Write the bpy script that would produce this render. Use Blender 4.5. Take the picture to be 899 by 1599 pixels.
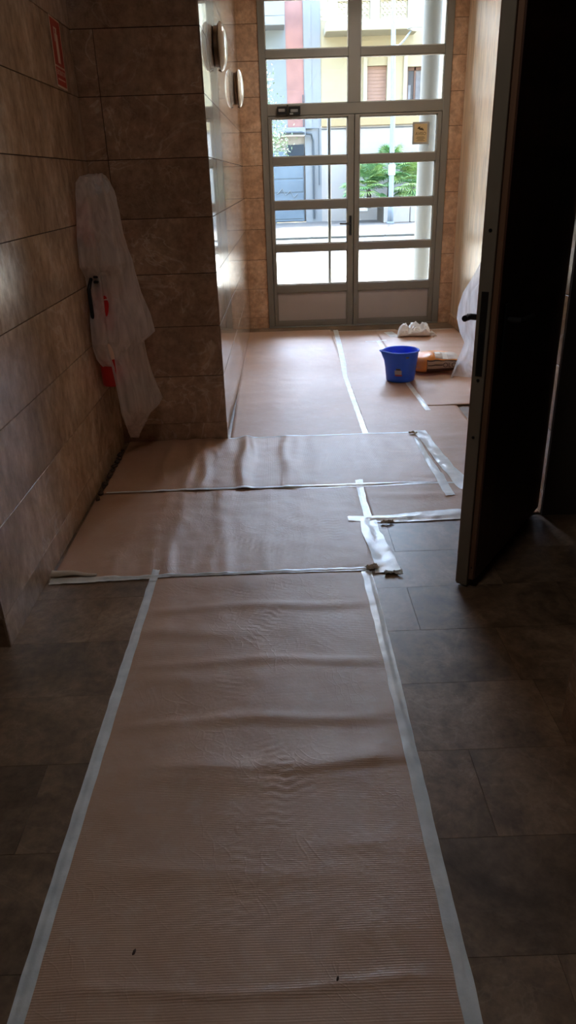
import bpy, bmesh, math, random
from mathutils import Vector, Matrix, noise
random.seed(7)
sc = bpy.context.scene
for o in list(bpy.data.objects): bpy.data.objects.remove(o)
C = sc.collection

# ------------------------------------------------------------------ camera
cam_data = bpy.data.cameras.new('camera'); cam = bpy.data.objects.new('camera', cam_data); C.objects.link(cam)
R_ = Vector((0.99937095, -0.01858768, -0.03020285)); U_ = Vector((0.03523004, 0.42261764, 0.90562309)); F_ = Vector((0.00406918, 0.90611745, -0.42300663))
m = Matrix.Identity(4)
for i in range(3):
    m[i][0] = R_[i]; m[i][1] = U_[i]; m[i][2] = -F_[i]
m.translation = (0, 0, 1.5)
cam.matrix_world = m
cam_data.sensor_fit = 'VERTICAL'; cam_data.sensor_height = 36.0; cam_data.lens = 36.0 * 1120.54 / 1599
cam_data.clip_start = 0.02; cam_data.clip_end = 500
sc.camera = cam

# ------------------------------------------------------------------ sky, sun, exposure
SKY_STRENGTH = 5.2
SUN_STRENGTH = 20.0
world = bpy.data.worlds.new('world'); sc.world = world; world.use_nodes = True
nt = world.node_tree; bg = nt.nodes['Background']
sky = nt.nodes.new('ShaderNodeTexSky'); sky.sky_type = 'NISHITA'; sky.sun_disc = False
sky.sun_elevation = math.radians(66); sky.sun_rotation = math.radians(0); sky.air_density = 1.1; sky.dust_density = 2.0; sky.ozone_density = 1.0
nt.links.new(sky.outputs[0], bg.inputs[0]); bg.inputs[1].default_value = SKY_STRENGTH
sun_d = bpy.data.lights.new('sun', 'SUN'); sun_d.energy = SUN_STRENGTH; sun_d.angle = math.radians(0.6); sun_d.color = (1.0, 0.95, 0.86)
sun = bpy.data.objects.new('sun', sun_d); C.objects.link(sun)
sd = Vector((-0.05, -0.31, -0.95))            # travels towards the door, high over the street
sun.rotation_euler = sd.to_track_quat('-Z', 'Y').to_euler(); sun.location = (0, 20, 20)
vs = sc.view_settings; vs.view_transform = 'Standard'; vs.look = 'None'; vs.gamma = 1.0; vs.exposure = 0.12; vs.use_curve_mapping = False
cy = sc.cycles
cy.max_bounces = 12; cy.diffuse_bounces = 8; cy.glossy_bounces = 5; cy.transmission_bounces = 8; cy.transparent_max_bounces = 16
cy.caustics_reflective = False; cy.caustics_refractive = False; cy.sample_clamp_indirect = 8.0
cy.use_denoising = True
try: cy.denoiser = 'OPENIMAGEDENOISE'
except Exception: pass

# ------------------------------------------------------------------ helpers
def tag(o, label=None, cat=None, group=None, kind=None):
    if label: o['label'] = label
    if cat: o['category'] = cat
    if group: o['group'] = group
    if kind: o['kind'] = kind
    return o
def empty(name, loc=(0, 0, 0), label=None, cat=None, group=None, kind=None, rz=0):
    o = bpy.data.objects.new(name, None); C.objects.link(o); o.location = loc; o.rotation_euler = (0, 0, rz)
    o.empty_display_size = 0.05
    return tag(o, label, cat, group, kind)
def link(name, me, mat=None, parent=None, loc=None):
    o = bpy.data.objects.new(name, me); C.objects.link(o)
    if mat and not me.materials: me.materials.append(mat)
    if parent: o.parent = parent
    if loc is not None: o.location = loc
    return o
class MB:
    def __init__(s): s.v = []; s.f = []; s.smooth = False
    def add(s, v, f):
        b = len(s.v); s.v += [tuple(p) for p in v]; s.f += [tuple(i + b for i in q) for q in f]; return s
    def box(s, x0, x1, y0, y1, z0, z1, c=0.0):
        if c <= 0:
            v = [(x, y, z) for z in (z0, z1) for (x, y) in ((x0, y0), (x1, y0), (x1, y1), (x0, y1))]
            return s.add(v, [(3, 2, 1, 0), (4, 5, 6, 7), (0, 1, 5, 4), (1, 2, 6, 5), (2, 3, 7, 6), (3, 0, 4, 7)])
        bm = bmesh.new(); bmesh.ops.create_cube(bm, size=1.0)
        for w in bm.verts: w.co = Vector(((x0 + x1) / 2 + w.co.x * (x1 - x0), (y0 + y1) / 2 + w.co.y * (y1 - y0), (z0 + z1) / 2 + w.co.z * (z1 - z0)))
        bmesh.ops.bevel(bm, geom=bm.edges[:], offset=c, segments=1, affect='EDGES', profile=0.5)
        bm.verts.index_update(); v = [w.co.copy() for w in bm.verts]; f = [[w.index for w in q.verts] for q in bm.faces]; bm.free()
        return s.add(v, f)
    def xf(s, M):
        s.v = [tuple(M @ Vector(p)) for p in s.v]; return s
    def tube(s, pts, r, n=8, caps=True):
        pts = [Vector(p) for p in pts]; rr = r if isinstance(r, (list, tuple)) else [r] * len(pts)
        rings = []; up = None
        for i, p in enumerate(pts):
            t = (pts[min(i + 1, len(pts) - 1)] - pts[max(i - 1, 0)]).normalized()
            if up is None: up = Vector((0, 0, 1)) if abs(t.z) < .9 else Vector((1, 0, 0))
            a = t.cross(up).normalized(); b = a.cross(t).normalized(); up = b
            rings.append([p + a * rr[i] * math.cos(2 * math.pi * k / n) + b * rr[i] * math.sin(2 * math.pi * k / n) for k in range(n)])
        v = [q for g in rings for q in g]; f = []
        for i in range(len(pts) - 1):
            for k in range(n):
                f.append((i * n + k, i * n + (k + 1) % n, (i + 1) * n + (k + 1) % n, (i + 1) * n + k))
        if caps: f += [tuple(range(n))[::-1], tuple((len(pts) - 1) * n + k for k in range(n))]
        return s.add(v, f)
    def lathe(s, prof, n=32, ox=0, oy=0, oz=0, fn=None):
        v = []
        for (r, z) in prof:
            for k in range(n):
                a = 2 * math.pi * k / n; p = Vector((r * math.cos(a), r * math.sin(a), z))
                if fn: p = fn(p, a)
                v.append((p[0] + ox, p[1] + oy, p[2] + oz))
        f = []
        for i in range(len(prof) - 1):
            for k in range(n):
                f.append((i * n + k, i * n + (k + 1) % n, (i + 1) * n + (k + 1) % n, (i + 1) * n + k))
        if prof[0][0] > 0: pass
        return s.add(v, f)
    def grid(s, P, closed=False):
        nr = len(P); nc = len(P[0]); v = [q for r in P for q in r]; f = []
        for i in range(nr - 1):
            for k in range(nc - 1):
                f.append((i * nc + k, i * nc + k + 1, (i + 1) * nc + k + 1, (i + 1) * nc + k))
        return s.add(v, f)
    def mesh(s, name, smooth=False):
        me = bpy.data.meshes.new(name); me.from_pydata(s.v, [], s.f); me.update()
        if smooth: me.polygons.foreach_set('use_smooth', [True] * len(me.polygons))
        return me
    def build(s, name, mat=None, parent=None, loc=None, smooth=False, M=None):
        o = link(name, s.mesh(name, smooth), mat, parent, loc)
        if M is not None: o.matrix_local = M
        return o
def shade_auto(o, ang=40):
    me = o.data; me.polygons.foreach_set('use_smooth', [True] * len(me.polygons))
    try: me.set_sharp_from_angle(angle=math.radians(ang))
    except Exception: pass
    return o
def solidify(o, t, off=1):
    md = o.modifiers.new('thickness', 'SOLIDIFY'); md.thickness = t; md.offset = off; return o
def text_obj(name, body, size, mat, parent, M, extrude=0.0004):
    cu = bpy.data.curves.new(name, 'FONT'); cu.body = body; cu.size = size; cu.extrude = extrude; cu.align_x = 'CENTER'; cu.align_y = 'CENTER'
    t = bpy.data.objects.new('tmp', cu); C.objects.link(t); bpy.context.view_layer.update()
    me = bpy.data.meshes.new_from_object(t.evaluated_get(bpy.context.evaluated_depsgraph_get()))
    bpy.data.objects.remove(t); me.name = name; me.materials.clear()
    o = link(name, me, mat, parent); o.matrix_local = M; return o

# ------------------------------------------------------------------ materials
def newmat(name):
    m = bpy.data.materials.new(name); m.use_nodes = True; nt = m.node_tree
    return m, nt, nt.nodes['Principled BSDF'], nt.nodes['Material Output']
def N(nt, t, **kw):
    n = nt.nodes.new(t)
    for k, v in kw.items():
        if k.startswith('_'): setattr(n, k[1:], v)
        else: n.inputs[k.replace('__', ' ')].default_value = v
    return n
def ramp(nt, stops, src, interp='LINEAR'):
    r = nt.nodes.new('ShaderNodeValToRGB'); e = r.color_ramp.elements; r.color_ramp.interpolation = interp
    while len(e) < len(stops): e.new(0.5)
    for k, (p, c) in enumerate(stops): e[k].position = p; e[k].color = (*c, 1)
    nt.links.new(src, r.inputs[0]); return r.outputs[0]
def mixc(nt, fac, a, b, mode='MIX'):
    n = nt.nodes.new('ShaderNodeMix'); n.data_type = 'RGBA'; n.blend_type = mode
    for s, i in ((fac, 0), (a, 6), (b, 7)):
        if isinstance(s, (int, float)): n.inputs[i].default_value = s
        elif isinstance(s, tuple): n.inputs[i].default_value = (*s, 1)
        else: nt.links.new(s, n.inputs[i])
    return n.outputs[2]
def plain(name, col, rough=0.5, metal=0.0, nz=0.0, nscale=20, bump=0.0, spec=0.5, coat=0.0):
    m, nt, b, out = newmat(name)
    b.inputs['Roughness'].default_value = rough; b.inputs['Metallic'].default_value = metal; b.inputs['Specular IOR Level'].default_value = spec
    b.inputs['Coat Weight'].default_value = coat
    tc = nt.nodes.new('ShaderNodeTexCoord'); n = N(nt, 'ShaderNodeTexNoise', Scale=nscale, Detail=5.0); nt.links.new(tc.outputs['Object'], n.inputs['Vector'])
    d = tuple(max(0, c * (1 - nz)) for c in col); u = tuple(min(1, c * (1 + nz)) for c in col)
    nt.links.new(ramp(nt, [(0.3, d), (0.7, u)], n.outputs[0]), b.inputs['Base Color'])
    if bump:
        bp = N(nt, 'ShaderNodeBump', Strength=1.0, Distance=bump); nt.links.new(n.outputs[0], bp.inputs['Height']); nt.links.new(bp.outputs[0], b.inputs['Normal'])
    return m
def marble(name, dark, mid, light, vein, rough, stretch=(1, 1, 1), veins=0.5, nsc=2.2, rvar=0.25, coat=0.0, scratch=True):
    """polished brown stone: cloudy body, thin pale veins, every tile cut from another place of the block"""
    m, nt, b, out = newmat(name)
    tc = nt.nodes.new('ShaderNodeTexCoord'); oi = nt.nodes.new('ShaderNodeObjectInfo')
    off = nt.nodes.new('ShaderNodeVectorMath'); off.operation = 'MULTIPLY_ADD'
    cmb = nt.nodes.new('ShaderNodeCombineXYZ')
    mul = N(nt, 'ShaderNodeMath', _operation='MULTIPLY'); mul.inputs[1].default_value = 37.0; nt.links.new(oi.outputs['Random'], mul.inputs[0])
    mul2 = N(nt, 'ShaderNodeMath', _operation='MULTIPLY'); mul2.inputs[1].default_value = -91.0; nt.links.new(oi.outputs['Random'], mul2.inputs[0])
    nt.links.new(mul.outputs[0], cmb.inputs[0]); nt.links.new(mul2.outputs[0], cmb.inputs[1]); nt.links.new(mul.outputs[0], cmb.inputs[2])
    nt.links.new(tc.outputs['Object'], off.inputs[0]); off.inputs[1].default_value = stretch; nt.links.new(cmb.outputs[0], off.inputs[2])
    n1 = N(nt, 'ShaderNodeTexNoise', Scale=nsc, Detail=9.0, Roughness=0.62, Distortion=0.9); nt.links.new(off.outputs[0], n1.inputs['Vector'])
    n2 = N(nt, 'ShaderNodeTexNoise', Scale=nsc * 9, Detail=6.0, Roughness=0.7); nt.links.new(off.outputs[0], n2.inputs['Vector'])
    body = ramp(nt, [(0.30, dark), (0.52, mid), (0.72, light)], n1.outputs[0])
    fine = ramp(nt, [(0.32, (0.50, 0.48, 0.46)), (0.66, (1.35, 1.33, 1.30))], n2.outputs[0])
    body = mixc(nt, 0.65, body, fine, 'MULTIPLY')
    # veins: bands where a distorted noise crosses 0.5
    n3 = N(nt, 'ShaderNodeTexNoise', Scale=nsc * 1.1, Detail=4.0, Roughness=0.55, Distortion=1.6); nt.links.new(off.outputs[0], n3.inputs['Vector'])
    v = ramp(nt, [(0.482, (0, 0, 0)), (0.5, (1, 1, 1)), (0.518, (0, 0, 0))], n3.outputs[0])
    gate = ramp(nt, [(0.38, (0, 0, 0)), (0.58, (1, 1, 1))], n1.outputs[0])
    vm = mixc(nt, 1.0, v, gate, 'MULTIPLY'); vm = mixc(nt, 1.0, vm, (veins, veins, veins), 'MULTIPLY')
    body = mixc(nt, vm, body, vein)
    hv = N(nt, 'ShaderNodeHueSaturation'); rr = N(nt, 'ShaderNodeMapRange'); rr.inputs['To Min'].default_value = 1 - rvar; rr.inputs['To Max'].default_value = 1 + rvar
    nt.links.new(oi.outputs['Random'], rr.inputs['Value']); nt.links.new(rr.outputs[0], hv.inputs['Value']); nt.links.new(body, hv.inputs['Color'])
    nt.links.new(hv.outputs[0], b.inputs['Base Color'])
    rg = N(nt, 'ShaderNodeMapRange'); rg.inputs['To Min'].default_value = rough * 0.8; rg.inputs['To Max'].default_value = rough * 1.35
    nt.links.new(n2.outputs[0], rg.inputs['Value']); nt.links.new(rg.outputs[0], b.inputs['Roughness'])
    b.inputs['Coat Weight'].default_value = coat; b.inputs['Coat Roughness'].default_value = 0.02
    bp = N(nt, 'ShaderNodeBump', Strength=0.25, Distance=0.0006); nt.links.new(n2.outputs[0], bp.inputs['Height']); nt.links.new(bp.outputs[0], b.inputs['Normal'])
    return m
M = {}
M['marble_vert'] = marble('marble_streaked', (0.34, 0.235, 0.155), (0.54, 0.39, 0.275), (0.68, 0.52, 0.39), (0.80, 0.68, 0.56), 0.20, stretch=(1.0, 3.2, 0.55), veins=0.4, rvar=0.07)
M['marble_side'] = marble('marble_streaked_polished', (0.22, 0.15, 0.10), (0.42, 0.30, 0.21), (0.58, 0.45, 0.34), (0.75, 0.66, 0.55), 0.21, stretch=(1.0, 1.6, 0.40), veins=0.4, rvar=0.06, coat=0.75)
M['marble'] = marble('marble_brown', (0.29, 0.185, 0.120), (0.42, 0.285, 0.195), (0.54, 0.385, 0.275), (0.74, 0.61, 0.50), 0.14, veins=0.6, rvar=0.07)
M['marble_door'] = marble('marble_terracotta', (0.42, 0.25, 0.15), (0.55, 0.35, 0.22), (0.66, 0.46, 0.31), (0.75, 0.6, 0.46), 0.2, veins=0.3, rvar=0.06)
M['marble_beige'] = marble('marble_beige_streaked', (0.58, 0.42, 0.27), (0.72, 0.55, 0.38), (0.80, 0.66, 0.49), (0.85, 0.74, 0.6), 0.3, stretch=(1, 2.5, 0.12), veins=0.3, rvar=0.0, nsc=3.0)
M['floor_tile'] = marble('floor_marble_dark', (0.095, 0.060, 0.036), (0.195, 0.128, 0.080), (0.30, 0.205, 0.135), (0.40, 0.30, 0.22), 0.36, veins=0.22, rvar=0.22, nsc=3.2)
M['grout'] = plain('grout_dark', (0.045, 0.025, 0.015), 0.9, nz=0.2)
M['floor_grout'] = plain('floor_grout', (0.10, 0.075, 0.058), 0.8, nz=0.2)
M['ceiling'] = plain('ceiling_paint', (0.72, 0.68, 0.62), 0.9, nz=0.03, nscale=3)
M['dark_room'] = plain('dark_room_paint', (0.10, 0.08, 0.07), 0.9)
M['alu'] = plain('painted_aluminium_grey', (0.215, 0.20, 0.17), 0.42, nz=0.03, nscale=4, spec=0.4)
M['alu_panel'] = plain('painted_panel_grey', (0.42, 0.375, 0.35), 0.5, nz=0.03, nscale=4, spec=0.4)
M['gasket'] = plain('light_bead', (0.55, 0.56, 0.52), 0.4)
M['black'] = plain('black_plastic', (0.012, 0.012, 0.013), 0.35)
M['dark_metal'] = plain('dark_metal', (0.05, 0.045, 0.04), 0.35, metal=0.6)
M['steel'] = plain('brushed_steel', (0.62, 0.62, 0.60), 0.28, metal=1.0, nz=0.05)
M['white_metal'] = plain('pale_metal', (0.75, 0.75, 0.70), 0.4)
M['bronze'] = plain('bronze_ring', (0.16, 0.10, 0.055), 0.35, metal=0.5)
M['opal'] = plain('opal_glass', (0.86, 0.84, 0.74), 0.12, spec=0.6)
M['door_wood'] = None
M['red'] = plain('red_enamel', (0.55, 0.015, 0.015), 0.3, coat=0.3)
M['sign_red'] = plain('sign_red', (0.50, 0.045, 0.02), 0.45)
M['sign_white'] = plain('sign_cream', (0.80, 0.62, 0.50), 0.5)
M['blue'] = plain('bucket_blue', (0.012, 0.125, 0.95), 0.33, nz=0.06, nscale=8, spec=0.5)
M['mortar'] = plain('dried_mortar', (0.30, 0.30, 0.33), 0.9, nz=0.2)
M['sticker'] = plain('sticker_grey', (0.40, 0.40, 0.50), 0.5)
M['sticker_red'] = plain('sticker_red', (0.35, 0.06, 0.12), 0.5)
M['tape'] = None
M['bag_orange'] = plain('sack_orange', (0.80, 0.29, 0.045), 0.42, nz=0.12, nscale=9, bump=0.002)
M['bag_grey'] = plain('sack_print_grey', (0.52, 0.45, 0.38), 0.45, nz=0.15, nscale=18)
M['bag_dark'] = plain('sack_print_brown', (0.07, 0.035, 0.02), 0.45)
M['bag_stripe'] = plain('sack_print_tan', (0.42, 0.32, 0.24), 0.45)
M['white_print'] = plain('white_print', (0.80, 0.78, 0.72), 0.5)
M['cloth'] = plain('white_cloth', (0.86, 0.91, 0.96), 0.65, nz=0.04, nscale=12, bump=0.002)
M['crumb'] = plain('broken_plaster', (0.075, 0.05, 0.035), 0.95, nz=0.4, nscale=60)
M['fleck'] = plain('fleck_brown', (0.05, 0.022, 0.014), 0.8)
M['paper_back'] = plain('paper_back', (0.62, 0.55, 0.46), 0.8)

def mat_paper(name, axis):
    """corrugated floor-protection paper: fine ribs, footprint creases (relief only)"""
    m, nt, b, out = newmat(name)
    tc = nt.nodes.new('ShaderNodeTexCoord')
    n = N(nt, 'ShaderNodeTexNoise', Scale=2.4, Detail=6.0, Roughness=0.6); nt.links.new(tc.outputs['Object'], n.inputs['Vector'])
    col = ramp(nt, [(0.3, (0.455, 0.285, 0.190)), (0.7, (0.56, 0.365, 0.255))], n.outputs[0])
    n2 = N(nt, 'ShaderNodeTexNoise', Scale=14.0, Detail=8.0, Roughness=0.7); nt.links.new(tc.outputs['Object'], n2.inputs['Vector'])
    dust = ramp(nt, [(0.52, (0, 0, 0)), (0.75, (0.30, 0.30, 0.30))], n2.outputs[0])
    col = mixc(nt, dust, col, (0.60, 0.50, 0.43)); nt.links.new(col, b.inputs['Base Color'])
    b.inputs['Roughness'].default_value = 0.42; b.inputs['Specular IOR Level'].default_value = 0.5
    w = N(nt, 'ShaderNodeTexWave', Scale=1.0 / (0.0105 * 20) * math.pi * 2 / math.pi / 1.0, Distortion=0.25, Detail=1.0); w.bands_direction = axis
    w.inputs['Scale'].default_value = 56.0
    nt.links.new(tc.outputs['Object'], w.inputs['Vector'])
    b1 = N(nt, 'ShaderNodeBump', Strength=0.5, Distance=0.0007); nt.links.new(w.outputs['Fac'], b1.inputs['Height'])
    # creases
    mp = N(nt, 'ShaderNodeTexNoise', Scale=3.0, Detail=2.0); nt.links.new(tc.outputs['Object'], mp.inputs['Vector'])
    add = nt.nodes.new('ShaderNodeVectorMath'); add.operation = 'MULTIPLY_ADD'; nt.links.new(mp.outputs['Color'], add.inputs[0]); add.inputs[1].default_value = (0.35, 0.35, 0.0); nt.links.new(tc.outputs['Object'], add.inputs[2])
    vo = N(nt, 'ShaderNodeTexVoronoi', Scale=24.0, _feature='DISTANCE_TO_EDGE'); nt.links.new(add.outputs[0], vo.inputs['Vector'])
    cr = ramp(nt, [(0.0, (1, 1, 1)), (0.09, (0, 0, 0))], vo.outputs['Distance'])
    n4 = N(nt, 'ShaderNodeTexNoise', Scale=3.1, Detail=3.0); nt.links.new(tc.outputs['Object'], n4.inputs['Vector'])
    gate = ramp(nt, [(0.46, (0, 0, 0)), (0.58, (1, 1, 1))], n4.outputs[0]); cr = mixc(nt, 1.0, cr, gate, 'MULTIPLY')
    b2 = N(nt, 'ShaderNodeBump', Strength=0.3, Distance=0.0010); nt.links.new(cr, b2.inputs['Height']); nt.links.new(b1.outputs[0], b2.inputs['Normal'])
    n5 = N(nt, 'ShaderNodeTexNoise', Scale=8.0, Detail=8.0, Roughness=0.62); nt.links.new(tc.outputs['Object'], n5.inputs['Vector'])
    b3 = N(nt, 'ShaderNodeBump', Strength=0.7, Distance=0.0045); nt.links.new(n5.outputs[0], b3.inputs['Height']); nt.links.new(b2.outputs[0], b3.inputs['Normal'])
    nt.links.new(b3.outputs[0], b.inputs['Normal'])
    return m
M['paper_x'] = mat_paper('ribbed_paper_ribs_across', 'Y')
M['paper_y'] = mat_paper('ribbed_paper_ribs_along', 'X')

def mat_tape():
    m, nt, b, out = newmat('masking_tape')
    tc = nt.nodes.new('ShaderNodeTexCoord'); n = N(nt, 'ShaderNodeTexNoise', Scale=16.0, Detail=6.0); nt.links.new(tc.outputs['Object'], n.inputs['Vector'])
    nt.links.new(ramp(nt, [(0.3, (0.64, 0.69, 0.70)), (0.65, (0.84, 0.88, 0.88))], n.outputs[0]), b.inputs['Base Color'])
    b.inputs['Roughness'].default_value = 0.30; b.inputs['Specular IOR Level'].default_value = 0.9
    n2 = N(nt, 'ShaderNodeTexNoise', Scale=60.0, Detail=4.0); nt.links.new(tc.outputs['Object'], n2.inputs['Vector'])
    bp = N(nt, 'ShaderNodeBump', Strength=0.5, Distance=0.002); nt.links.new(n2.outputs[0], bp.inputs['Height']); nt.links.new(bp.outputs[0], b.inputs['Normal'])
    return m
M['tape'] = mat_tape()
def mat_wood(name, dark, light, rough):
    m, nt, b, out = newmat(name); tc = nt.nodes.new('ShaderNodeTexCoord')
    mp = nt.nodes.new('ShaderNodeMapping'); mp.inputs['Scale'].default_value = (9, 9, 0.5); nt.links.new(tc.outputs['Object'], mp.inputs['Vector'])
    n = N(nt, 'ShaderNodeTexNoise', Scale=2.5, Detail=8.0, Distortion=0.6); nt.links.new(mp.outputs[0], n.inputs['Vector'])
    nt.links.new(ramp(nt, [(0.3, dark), (0.7, light)], n.outputs[0]), b.inputs['Base Color']); b.inputs['Roughness'].default_value = rough
    return m
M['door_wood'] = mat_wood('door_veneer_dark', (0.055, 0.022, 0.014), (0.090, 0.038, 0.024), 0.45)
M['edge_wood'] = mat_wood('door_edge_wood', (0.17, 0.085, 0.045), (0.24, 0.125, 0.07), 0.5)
M['edge_metal'] = plain('door_edge_grey', (0.23, 0.20, 0.155), 0.4, nz=0.06, nscale=6)
def mat_glass(name, tint=(0.93, 0.96, 0.95)):
    m, nt, b, out = newmat(name); nt.nodes.remove(b)
    t = nt.nodes.new('ShaderNodeBsdfTransparent'); t.inputs[0].default_value = (*tint, 1)
    g = nt.nodes.new('ShaderNodeBsdfGlossy'); g.inputs['Roughness'].default_value = 0.0
    fr = nt.nodes.new('ShaderNodeFresnel'); fr.inputs[0].default_value = 1.5
    mx = nt.nodes.new('ShaderNodeMixShader'); nt.links.new(fr.outputs[0], mx.inputs[0]); nt.links.new(t.outputs[0], mx.inputs[1]); nt.links.new(g.outputs[0], mx.inputs[2]); nt.links.new(mx.outputs[0], out.inputs[0])
    return m
M['glass'] = mat_glass('pane_glass')
def mat_plastic(name, col, opac):
    """thin hazy builder's plastic"""
    m, nt, b, out = newmat(name)
    b.inputs['Base Color'].default_value = (*col, 1); b.inputs['Roughness'].default_value = 0.3
    tc = nt.nodes.new('ShaderNodeTexCoord'); mp = nt.nodes.new('ShaderNodeMapping'); mp.inputs['Scale'].default_value = (14, 14, 2.0); nt.links.new(tc.outputs['Object'], mp.inputs['Vector'])
    n = N(nt, 'ShaderNodeTexNoise', Scale=1.6, Detail=5.0, Distortion=1.0); nt.links.new(mp.outputs[0], n.inputs['Vector'])
    bp = N(nt, 'ShaderNodeBump', Strength=0.9, Distance=0.03); nt.links.new(n.outputs[0], bp.inputs['Height']); nt.links.new(bp.outputs[0], b.inputs['Normal'])
    tl = nt.nodes.new('ShaderNodeBsdfTranslucent'); tl.inputs[0].default_value = (*col, 1)
    tr = nt.nodes.new('ShaderNodeBsdfTransparent'); tr.inputs[0].default_value = (0.96, 0.96, 0.96, 1)
    m1 = nt.nodes.new('ShaderNodeMixShader'); m1.inputs[0].default_value = 0.45; nt.links.new(b.outputs[0], m1.inputs[1]); nt.links.new(tl.outputs[0], m1.inputs[2])
    m2 = nt.nodes.new('ShaderNodeMixShader')
    rg = N(nt, 'ShaderNodeMapRange'); rg.inputs['From Min'].default_value = 0.35; rg.inputs['From Max'].default_value = 0.65; rg.inputs['To Min'].default_value = opac - 0.12; rg.inputs['To Max'].default_value = opac + 0.12
    nt.links.new(n.outputs[0], rg.inputs['Value']); nt.links.new(rg.outputs[0], m2.inputs[0])
    nt.links.new(tr.outputs[0], m2.inputs[1]); nt.links.new(m1.outputs[0], m2.inputs[2]); nt.links.new(m2.outputs[0], out.inputs[0])
    return m
M['plastic'] = mat_plastic('hazy_plastic_film', (0.95, 0.90, 0.89), 0.70)
M['plastic_right'] = mat_plastic('white_plastic_film', (0.86, 0.88, 0.92), 0.80)
# street
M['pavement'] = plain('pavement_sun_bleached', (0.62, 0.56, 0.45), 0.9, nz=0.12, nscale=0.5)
M['slab'] = plain('paving_slab', (0.56, 0.52, 0.45), 0.9, nz=0.10, nscale=1.2)
M['road'] = plain('asphalt_pale', (0.060, 0.068, 0.070), 0.9, nz=0.08, nscale=0.8)
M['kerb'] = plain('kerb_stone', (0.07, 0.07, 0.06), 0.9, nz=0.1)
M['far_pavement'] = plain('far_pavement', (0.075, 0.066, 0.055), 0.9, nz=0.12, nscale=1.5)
M['soil'] = plain('planter_soil', (0.043, 0.032, 0.022), 0.95, nz=0.5, nscale=9)
M['yellow'] = plain('render_yellow', (0.268, 0.227, 0.139), 0.9, nz=0.04, nscale=0.7)
M['yellow_deep'] = plain('render_ochre', (0.249, 0.185, 0.094), 0.9, nz=0.05, nscale=0.7)
M['cream'] = plain('render_cream', (0.288, 0.256, 0.181), 0.9, nz=0.04, nscale=0.7)
M['white_render'] = plain('render_white', (0.272, 0.246, 0.217), 0.9, nz=0.05, nscale=0.9)
M['grey_render'] = plain('render_grey_blue', (0.154, 0.172, 0.173), 0.9, nz=0.05, nscale=0.9)
M['grey_pil'] = plain('render_grey_pilaster', (0.169, 0.177, 0.177), 0.9, nz=0.05, nscale=0.9)
M['brickred'] = plain('red_brick', (0.235, 0.119, 0.098), 0.9, nz=0.15, nscale=2.2)
M['shutter'] = plain('roller_shutter_brown', (0.246, 0.148, 0.107), 0.7, nz=0.05)
M['frame_wood'] = plain('window_wood', (0.113, 0.054, 0.032), 0.6)
M['dark_glass'] = plain('far_window_glass', (0.027, 0.035, 0.043), 0.1)
M['curtain'] = plain('curtain', (0.179, 0.177, 0.180), 0.9, nz=0.2, nscale=6)
M['garage'] = plain('garage_door_grey', (0.088, 0.116, 0.136), 0.6, nz=0.15, nscale=1.5)
M['cable'] = plain('cable_dark', (0.041, 0.048, 0.053), 0.7)
M['lamp_grey'] = plain('galvanised_post', (0.162, 0.190, 0.220), 0.5, nz=0.03)
M['lamp_shade'] = plain('lamp_shade_white', (0.304, 0.324, 0.332), 0.35)
M['column'] = plain('porch_column_paint', (0.087, 0.090, 0.087), 0.8, nz=0.05, nscale=2)
M['palm'] = plain('palm_green', (0.065, 0.169, 0.052), 0.5, nz=0.3, nscale=5)
M['palm_light'] = plain('palm_green_light', (0.156, 0.252, 0.060), 0.5, nz=0.3, nscale=5)
M['leaf'] = plain('variegated_leaf', (0.160, 0.230, 0.120), 0.5, nz=0.5, nscale=9)
M['bark'] = plain('bark', (0.038, 0.027, 0.019), 0.9, nz=0.3)
M['paper_tan'] = plain('notice_tan', (0.60, 0.44, 0.22), 0.6)
M['laminate'] = plain('notice_laminate', (0.36, 0.36, 0.33), 0.3)
M['ink'] = plain('ink_brown', (0.10, 0.07, 0.03), 0.7)

# ------------------------------------------------------------------ tiles
_tm = {}
def tile_mesh(w, h, t=0.009, c=0.0005):
    k = (round(w, 4), round(h, 4), t)
    if k not in _tm:
        # face at local y=0 looking to -Y, body behind, bevelled rim
        v = [(c, 0, c), (w - c, 0, c), (w - c, 0, h - c), (c, 0, h - c), (0, c, 0), (w, c, 0), (w, c, h), (0, c, h), (0, t, 0), (w, t, 0), (w, t, h), (0, t, h)]
        f = [(0, 1, 2, 3), (4, 5, 1, 0), (5, 6, 2, 1), (6, 7, 3, 2), (7, 4, 0, 3), (8, 9, 5, 4), (9, 10, 6, 5), (10, 11, 7, 6), (11, 8, 4, 7)]
        me = bpy.data.meshes.new('marble_tile'); me.from_pydata(v, [], f); me.update(); _tm[k] = me
    return _tm[k]
def put_tile(parent, p, u, n, w, h, mat, name='tile'):
    me = tile_mesh(w, h); key = (me.name, mat.name)
    if me.materials and me.materials[0] != mat:
        k2 = (me.name, mat.name)
        if k2 not in _tm: _tm[k2] = me.copy(); _tm[k2].materials.clear(); _tm[k2].materials.append(mat)
        me = _tm[k2]
    elif not me.materials: me.materials.append(mat)
    o = bpy.data.objects.new(name, me); C.objects.link(o); o.parent = parent
    u = Vector(u).normalized(); n = Vector(n).normalized(); z = Vector((0, 0, 1))
    y = -n; x = u; zz = x.cross(y)
    Mx = Matrix(((x.x, y.x, zz.x, p[0]), (x.y, y.y, zz.y, p[1]), (x.z, y.z, zz.z, p[2]), (0, 0, 0, 1)))
    o.matrix_local = Mx; return o
H_CEIL = 3.15
rows = [(0.0, 0.1175)]; z = 0.1195
while z < H_CEIL - 0.01:
    rows.append((z, min(z + 0.2945, H_CEIL))); z += 0.2985
J = 0.004
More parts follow.
